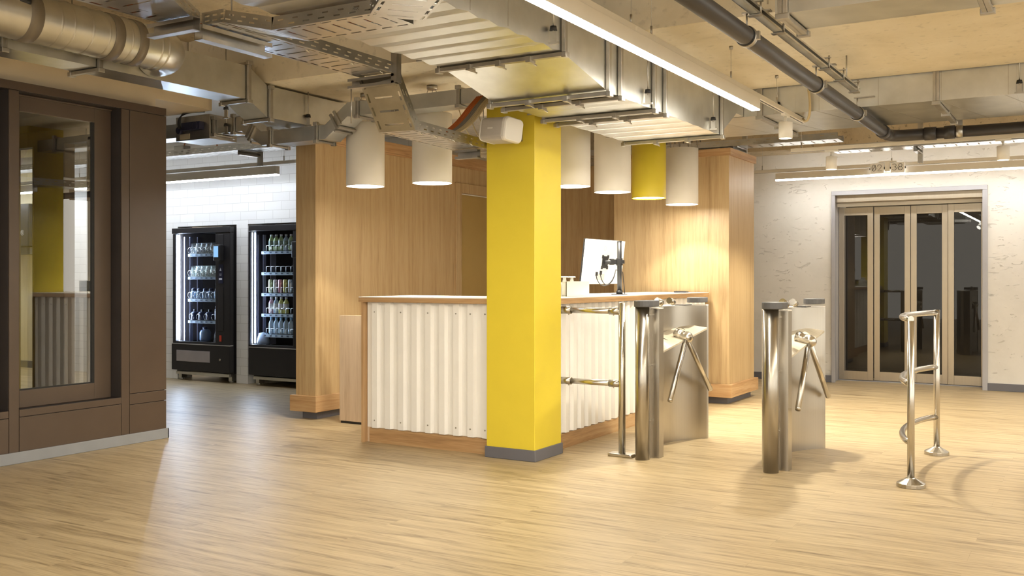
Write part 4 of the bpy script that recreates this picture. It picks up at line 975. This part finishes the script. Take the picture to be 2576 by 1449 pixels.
# ------------------------------------------------------------------ vending machines
def vending(x0, x1, gx0, gx1, shelves, label, kind):
    yF = 8.0
    v = thing('vending_machine', label, 'vending machine', ((x0+x1)/2, 8.4, 0), 'black vending machines')
    z0, z1 = .10, 1.79; zb = .43
    m = MB()      # hollow cabinet
    m.box(x0, x0+.035, yF+.06, 8.85, z0, z1); m.box(x1-.035, x1, yF+.06, 8.85, z0, z1); m.box(x0+.035, x1-.035, yF+.06, 8.85, z1-.04, z1); m.box(x0+.035, x1-.035, yF+.06, 8.85, z0, z0+.30); m.box(x0+.035, x1-.035, 8.80, 8.85, z0, z1)
    m.build('cabinet', BLACK, v)
    m = MB()      # door frame
    m.box(x0-.005, gx0, yF, yF+.055, zb+.004, z1-.065); m.box(gx1, x1+.005, yF, yF+.055, zb+.004, z1-.065); m.box(x0-.01, x1+.01, yF-.012, yF+.055, z1-.062, z1); m.box(gx0, gx1, yF, yF+.055, zb+.004, zb+.03)
    df = m.build('door_frame', BLACK, v, bevel=.003)
    m = MB(); m.box(x0-.012, x1+.008, yF-.012, yF+.055, z0+.02, zb-.006); m.build('lower_panel', BLACK, v, bevel=.004)
    m = MB(); m.box(x0-.01, x1+.006, yF-.014, yF+.05, zb-.005, zb+.003); m.build('divider_strip', plain('bright_strip_'+kind, (.7, .7, .7), .3, .8), v)
    m = MB(); m.quad([(gx0, yF+.01, zb+.03), (gx1, yF+.01, zb+.03), (gx1, yF+.01, z1-.065), (gx0, yF+.01, z1-.065)]); m.build('pane', GLASSV, v)
    m = MB(); m.box(gx0+.012, gx0+.022, yF+.035, yF+.045, zb+.04, z1-.075); m.build('led_strip', VLED, v)
    m = MB(); m.box(gx0+.06, gx0+.075, yF+.07, yF+.085, zb+.02, z1-.1); m.box(gx0+.10, gx0+.112, yF+.12, yF+.16, zb+.02, z1-.1); m.box(gx0+.135, gx0+.15, yF+.20, yF+.28, zb+.02, z1-.1); m.build('shelf_rail', plain('lilac_rail_'+kind, (.35, .36, .48), .35, .5), v)
    m = MB(); m.box(x0+.036, x0+.042, yF+.07, 8.79, zb+.02, z1-.05); m.box(x0+.042, x1-.04, 8.785, 8.798, zb+.02, z1-.05); m.build('liner', plain('liner_'+kind, (.05, .042, .04) if kind == 'snack' else (.022, .02, .03), .5), v)
    for z in shelves:
        m = MB(); m.box(gx0+.14, x1-.045, yF+.085, 8.70, z-.014, z-.008); sh = m.build('shelf', GALV, v)
        m = MB(); m.box(gx0+.13, x1-.045, yF+.070, yF+.085, z-.030, z+.002); m.build('price_rail', plain('price_rail_'+kind, (.55, .68, .78), .3), sh)
        m = MB()
        for q in range(6): m.box(gx0+.17+q*.085, gx0+.20+q*.085, yF+.068, yF+.070, z-.022, z-.004)
        m.build('price_tag', plain('tag_'+kind, (.10, .14, .22), .4), sh)
    for x in (x0+.03, x1-.08):
        for y_ in (yF+.06, 8.70):
            m = MB(); m.box(x, x+.05, y_, y_+.08, .02, .10); m.cyl((x+.02, y_+.03, 0), (x+.02, y_+.03, .02), .03); m.build('foot', GALV, v)
    m = MB(); m.box(x0+.03, x1-.03, yF+.02, yF+.05, .068, .10); m.build('foot_rail', GALV, v)
    return v
SH = [.455, .70, .955, 1.215, 1.485]
va = vending(-9.405, -8.465, -9.36, -8.695, [.70, .955, 1.215, 1.485], 'snack vending machine with silver flap, left of the two', 'snack')
yF = 8.0
m = MB(); m.box(-9.33, -8.77, yF-.016, yF-.010, .225, .355); m.build('delivery_flap', plain('silver_flap', (.42, .40, .43), .35, .5), va, bevel=.004)
m = MB(); m.box(-8.645, -8.565, yF-.004, yF, 1.50, 1.70); m.box(-8.645, -8.565, yF-.004, yF, .60, 1.10); m.build('panel_groove', plain('panel_black', (.02, .019, .021), .35), va, bevel=.002)
m = MB(); m.box(-8.66, -8.55, yF-.07, yF, 1.395, 1.585); pt = m.build('payment_terminal', BLACKPL, va, bevel=.012)
m = MB(); m.box(-8.645, -8.575, yF-.073, yF-.07, 1.44, 1.565); m.build('screen', VSCREEN, pt)
m = MB(); m.box(-8.64, -8.57, yF-.006, yF, 1.14, 1.36); ip = m.build('instruction_panel', plain('navy_panel', (.015, .018, .045), .3), va)
m = MB(); m.quad([(-8.62, yF-.0075, 1.285), (-8.59, yF-.0075, 1.285), (-8.605, yF-.0075, 1.322), (-8.605, yF-.0075, 1.322)][:3]); m.box(-8.625, -8.585, yF-.0075, yF-.0065, 1.245, 1.25); m.box(-8.62, -8.59, yF-.0075, yF-.0065, 1.232, 1.237); m.box(-8.63, -8.58, yF-.0075, yF-.0065, 1.18, 1.20); m.build('warning_symbol', plain('pale_print', (.6, .65, .75), .5), ip)
m = MB(); m.box(-8.625, -8.595, yF-.006, yF, .475, .545); m.build('coin_return', plain('red_plastic', (.55, .06, .03), .4), va)
m = MB(); m.cyl((-8.605, yF-.02, .265), (-8.605, yF-.006, .265), .013); m.build('lock', STEELP, va)
vb = vending(-8.145, -7.30, -8.17, -7.50, [.572, .80, 1.03, 1.265, 1.50], 'drinks vending machine with full glass front, partly behind the oak partition', 'drinks')
m = MB(); m.box(-7.47, -7.40, yF-.06, yF, 1.42, 1.60); m.build('payment_terminal', BLACKPL, vb, bevel=.01)
m = MB(); m.lathe([(0, 0), (.075, 0), (.07, .04), (.05, .12), (0, .13)], (-8.04, yF+.10, .462), 20); m.build('delivery_lift', plain('lift_blue', (.45, .55, .70), .4), vb)

ORD = ['first', 'second', 'third', 'fourth', 'fifth', 'sixth']
def foil(nm, c):
    m, nt, b = newmat(nm); v = coords(nt)
    n = N(nt, 'ShaderNodeTexNoise', Scale=38.0, Detail=4.0, Distortion=1.5); nt.links.new(v, n.inputs['Vector'])
    nt.links.new(ramp(nt, n.outputs[0], [(.38, tuple(x*.25 for x in c)), (.46, c), (.7, tuple(min(1, x*1.2) for x in c))]), b.inputs['Base Color'])
    b.inputs['Metallic'].default_value = .25; b.inputs['Roughness'].default_value = .38
    bump(nt, b, n.outputs[0], .8, .01)
    return m
FOIL = foil('silver_foil', (.66, .72, .76)); FOIL2 = foil('pale_foil', (.68, .76, .72))
def bag(loc, mat, label, group, tilt=.18, s=1.1):
    m = MB(); w_, h_, d_ = .038*s, .115*s, .022*s; rows = []
    for i in range(7):
        t = i/6; dd = d_*math.sin(PI*min(max(t, .06), .94))**.6*(1.0 if 0 < i < 6 else .12)
        ring = []
        for a in range(12):
            an = 2*PI*a/12; ring.append(Vector((w_*math.copysign(abs(math.cos(an))**.6, math.cos(an))*(1+.06*math.sin(9*t+an)), dd*math.sin(an)*(1+.25*math.sin(5*an+7*t)), h_*t+.006*math.sin(3*an)*(i in (0, 6)))))
        rows.append(ring)
    m.loft(rows)
    o = m.build('snack_bag', mat, None, origin=(0, 0, 0)); o.location = loc; o.rotation_euler = (-tilt, 0, .5)
    for f in o.data.polygons: f.use_smooth = True
    return tag(o, label, 'snack bag', group)
def spiral(v, x, z, n=1):
    n = 1
    m = MB(); pts = []
    for i in range(n*14+1):
        a = 2*PI*i/14; pts.append((x+.036*math.cos(a), 8.062+.018*i/14, z+.042+.036*math.sin(a)))
    m.tube(pts, .0022, 5, False); m.build('dispensing_coil', STEELP, v)
X0 = -9.196; DX = .083
for si, (z, nm) in enumerate(((1.485, 'top'), (1.215, 'second'))):
    first = None
    for i in range(6):
        x = X0+DX*i
        lab = '%s silver snack bag from the left on the %s shelf of the snack machine' % (ORD[i], nm)
        if first is None: first = bag((x, 8.13, z+.004), FOIL if si == 0 else FOIL2, lab, 'snack bags on the %s shelf' % nm)
        else:
            c = first.copy(); C.objects.link(c); c.location = (x, 8.13, z+.004); c['label'] = lab
        spiral(va, x, z, 3)
NAVY = plain('navy_bottle', (.03, .04, .10), .35); CLEARB = plain('pale_blue_bottle', (.38, .50, .66), .25)
def bottle(nm, loc, prof, mat, capprof, capmat, label, cat, group, band=None):
    b_ = thing(nm, label, cat, loc, group)
    m = MB(); m.lathe(prof, loc, 18); bo = m.build('body', mat, b_)
    if capprof: m = MB(); m.lathe(capprof, loc, 14); m.build('cap', capmat, b_)
    if band: m = MB(); m.lathe(band[0], loc, 18); m.build('wrapper', band[1], b_)
    return b_
def row(proto, n, x0, dx, y, z, lab, start=1):
    for i in range(start, n): dup(proto, (x0+dx*i, y, z), lab % ORD[i])
WH = plain('white_cap', (.75, .78, .80), .4); BLC = plain('black_cap', (.02, .02, .03), .4); LBC = plain('light_blue_cap', (.25, .50, .75), .4)
# shaker bottles, third shelf of the snack machine
shk = [(0, 0), (.034, 0), (.038, .01), (.038, .075), (.030, .09), (0, .092)]
lab = '%s squat shaker bottle from the left on the third shelf of the snack machine'
p = bottle('shaker_bottle', (X0, 8.13, .960), shk, CLEARB, [(.026, .092), (.028, .115), (.015, .125), (0, .127)], NAVY, lab % ORD[0], 'shaker bottle', 'shakers on the third shelf')
row(p, 5, X0, .098, 8.13, .960, lab)
for i in range(5): spiral(va, X0+.098*i, .958, 3)
lab = '%s dark canister from the left on the fourth shelf of the snack machine'
p = bottle('canister', (X0+.02, 8.13, .705), [(0, 0), (.045, 0), (.048, .01), (.048, .085), (.035, .10), (0, .10)], NAVY, [(.018, .10), (.02, .128), (0, .13)], BLC, lab % ORD[0], 'canister', 'canisters on the fourth shelf')
row(p, 3, X0+.02, .125, 8.13, .705, lab)
bottle('supplement_tub', (X0+.42, 8.145, .705), [(0, 0), (.058, 0), (.060, .01), (.060, .135), (.052, .142), (0, .142)], NAVY, [(.054, .142), (.056, .165), (0, .168)], BLC, 'large navy tub with pale wrapper on the fourth shelf of the snack machine', 'tub', None, ([(.061, .05), (.061, .115)], CLEARB))
for i in range(4): spiral(va, X0+.02+.125*i, .703, 3)
bottle('drinking_bottle', (X0+.16, 8.16, .458), [(0, 0), (.06, 0), (.066, .02), (.066, .10), (.05, .13), (.03, .14), (0, .14)], plain('sky_blue_bottle', (.30, .42, .62), .3), [(.03, .14), (.03, .165), (0, .17)], NAVY, 'pale blue drinking bottle at the bottom of the snack machine', 'bottle', None)
bag((X0+.36, 8.17, .458), FOIL, 'large crumpled foil bag at the bottom of the snack machine', None, .5, 1.45)
bag((X0+.26, 8.26, .458), foil('dark_foil', (.12, .13, .16)), 'dark foil bag behind the drinking bottle in the snack machine', None, .35, 1.3)
# drinks machine
XD = -7.945
PET = [(0, 0), (.028, 0), (.031, .008), (.031, .05), (.028, .06), (.031, .07), (.031, .115), (.024, .135), (.012, .155), (.012, .165), (0, .165)]
CAPP = [(.0145, .162), (.0145, .182), (0, .183)]
def pet_row(z, n, mats, capm, what, shelf, dx=.074, x0=XD):
    for i in range(n):
        mt, wr = mats[i % len(mats)]
        bottle('drink_bottle', (x0+dx*i, 8.13, z), PET, mt, CAPP, capm, '%s %s from the left on the %s shelf of the drinks machine' % (ORD[i], what, shelf), 'bottle', 'drink bottles on the %s shelf' % shelf, ([(.0318, .045), (.0318, .11)], wr) if wr else None)
LIME = plain('lime_drink', (.45, .60, .30), .2); WATER = plain('water_bottle', (.42, .55, .66), .15); PINK = plain('pink_drink', (.68, .45, .55), .2); YEL = plain('yellow_drink', (.65, .66, .22), .2); AQUA = plain('aqua_bottle', (.20, .45, .62), .2)
WRAPW = plain('pale_wrapper', (.70, .72, .72), .4, noise=.35, nscale=45); WRAPD = plain('dark_print_wrapper', (.18, .26, .20), .4, noise=.6, nscale=60); WRAPP = plain('pink_print_wrapper', (.65, .25, .32), .4, noise=.5, nscale=60)
pet_row(1.508, 6, [(LIME, WRAPD), (LIME, WRAPD), (LIME, WRAPD), (WATER, WRAPD), (LIME, WRAPD), (PINK, WRAPP)], WH, 'green sports drink bottle', 'top')
pet_row(1.273, 1, [(LIME, WRAPD)], WH, 'lone green drink bottle', 'second', x0=XD+.37)
bottle('drink_bottle', (XD+.37, 8.13, 1.038), PET, AQUA, CAPP, LBC, 'blue drink bottle beside the cans on the third shelf of the drinks machine', 'bottle', None, ([(.0318, .045), (.0318, .11)], WRAPW))
CAN = [(0, 0), (.022, 0), (.026, .008), (.026, .135), (.021, .146), (.021, .150), (0, .147)]
for i, c in enumerate(((.50, .58, .35), (.66, .68, .70), (.62, .30, .36), (.62, .58, .20), (.60, .62, .64))):
    b_ = thing('drink_can', '%s tall drink can from the left on the third shelf of the drinks machine' % ORD[i], 'can', (XD-.01+.074*i, 8.13, 1.038), 'drink cans on the third shelf')
    m = MB(); m.lathe(CAN, b_.location, 18); m.build('body', plain('can_print_%d' % i, c, .3, .3, noise=.55, nscale=55), b_)
    m = MB(); m.lathe([(.0215, .150), (.017, .149), (0, .148)], b_.location, 16); m.build('lid', STEELP, b_)
pet_row(.808, 4, [(PINK, WRAPW), (WATER, WRAPW), (YEL, WRAPW), (YEL, WRAPW)], WH, 'flavoured water bottle', 'fourth')
pet_row(.580, 6, [(WATER, None)], LBC, 'clear water bottle', 'bottom')
for z in (1.508, 1.273, 1.038, .808, .580):
    m = MB()
    for i in range(6):
        x = XD+.074*i
        m.tube([(x-.034, 8.085, z+.0), (x-.034, 8.085, z+.055), (x-.02, 8.08, z+.06), (x+.02, 8.08, z+.06), (x+.034, 8.085, z+.055), (x+.034, 8.085, z)], .0025, 5)
    m.build('bottle_guard', GALV, vb)
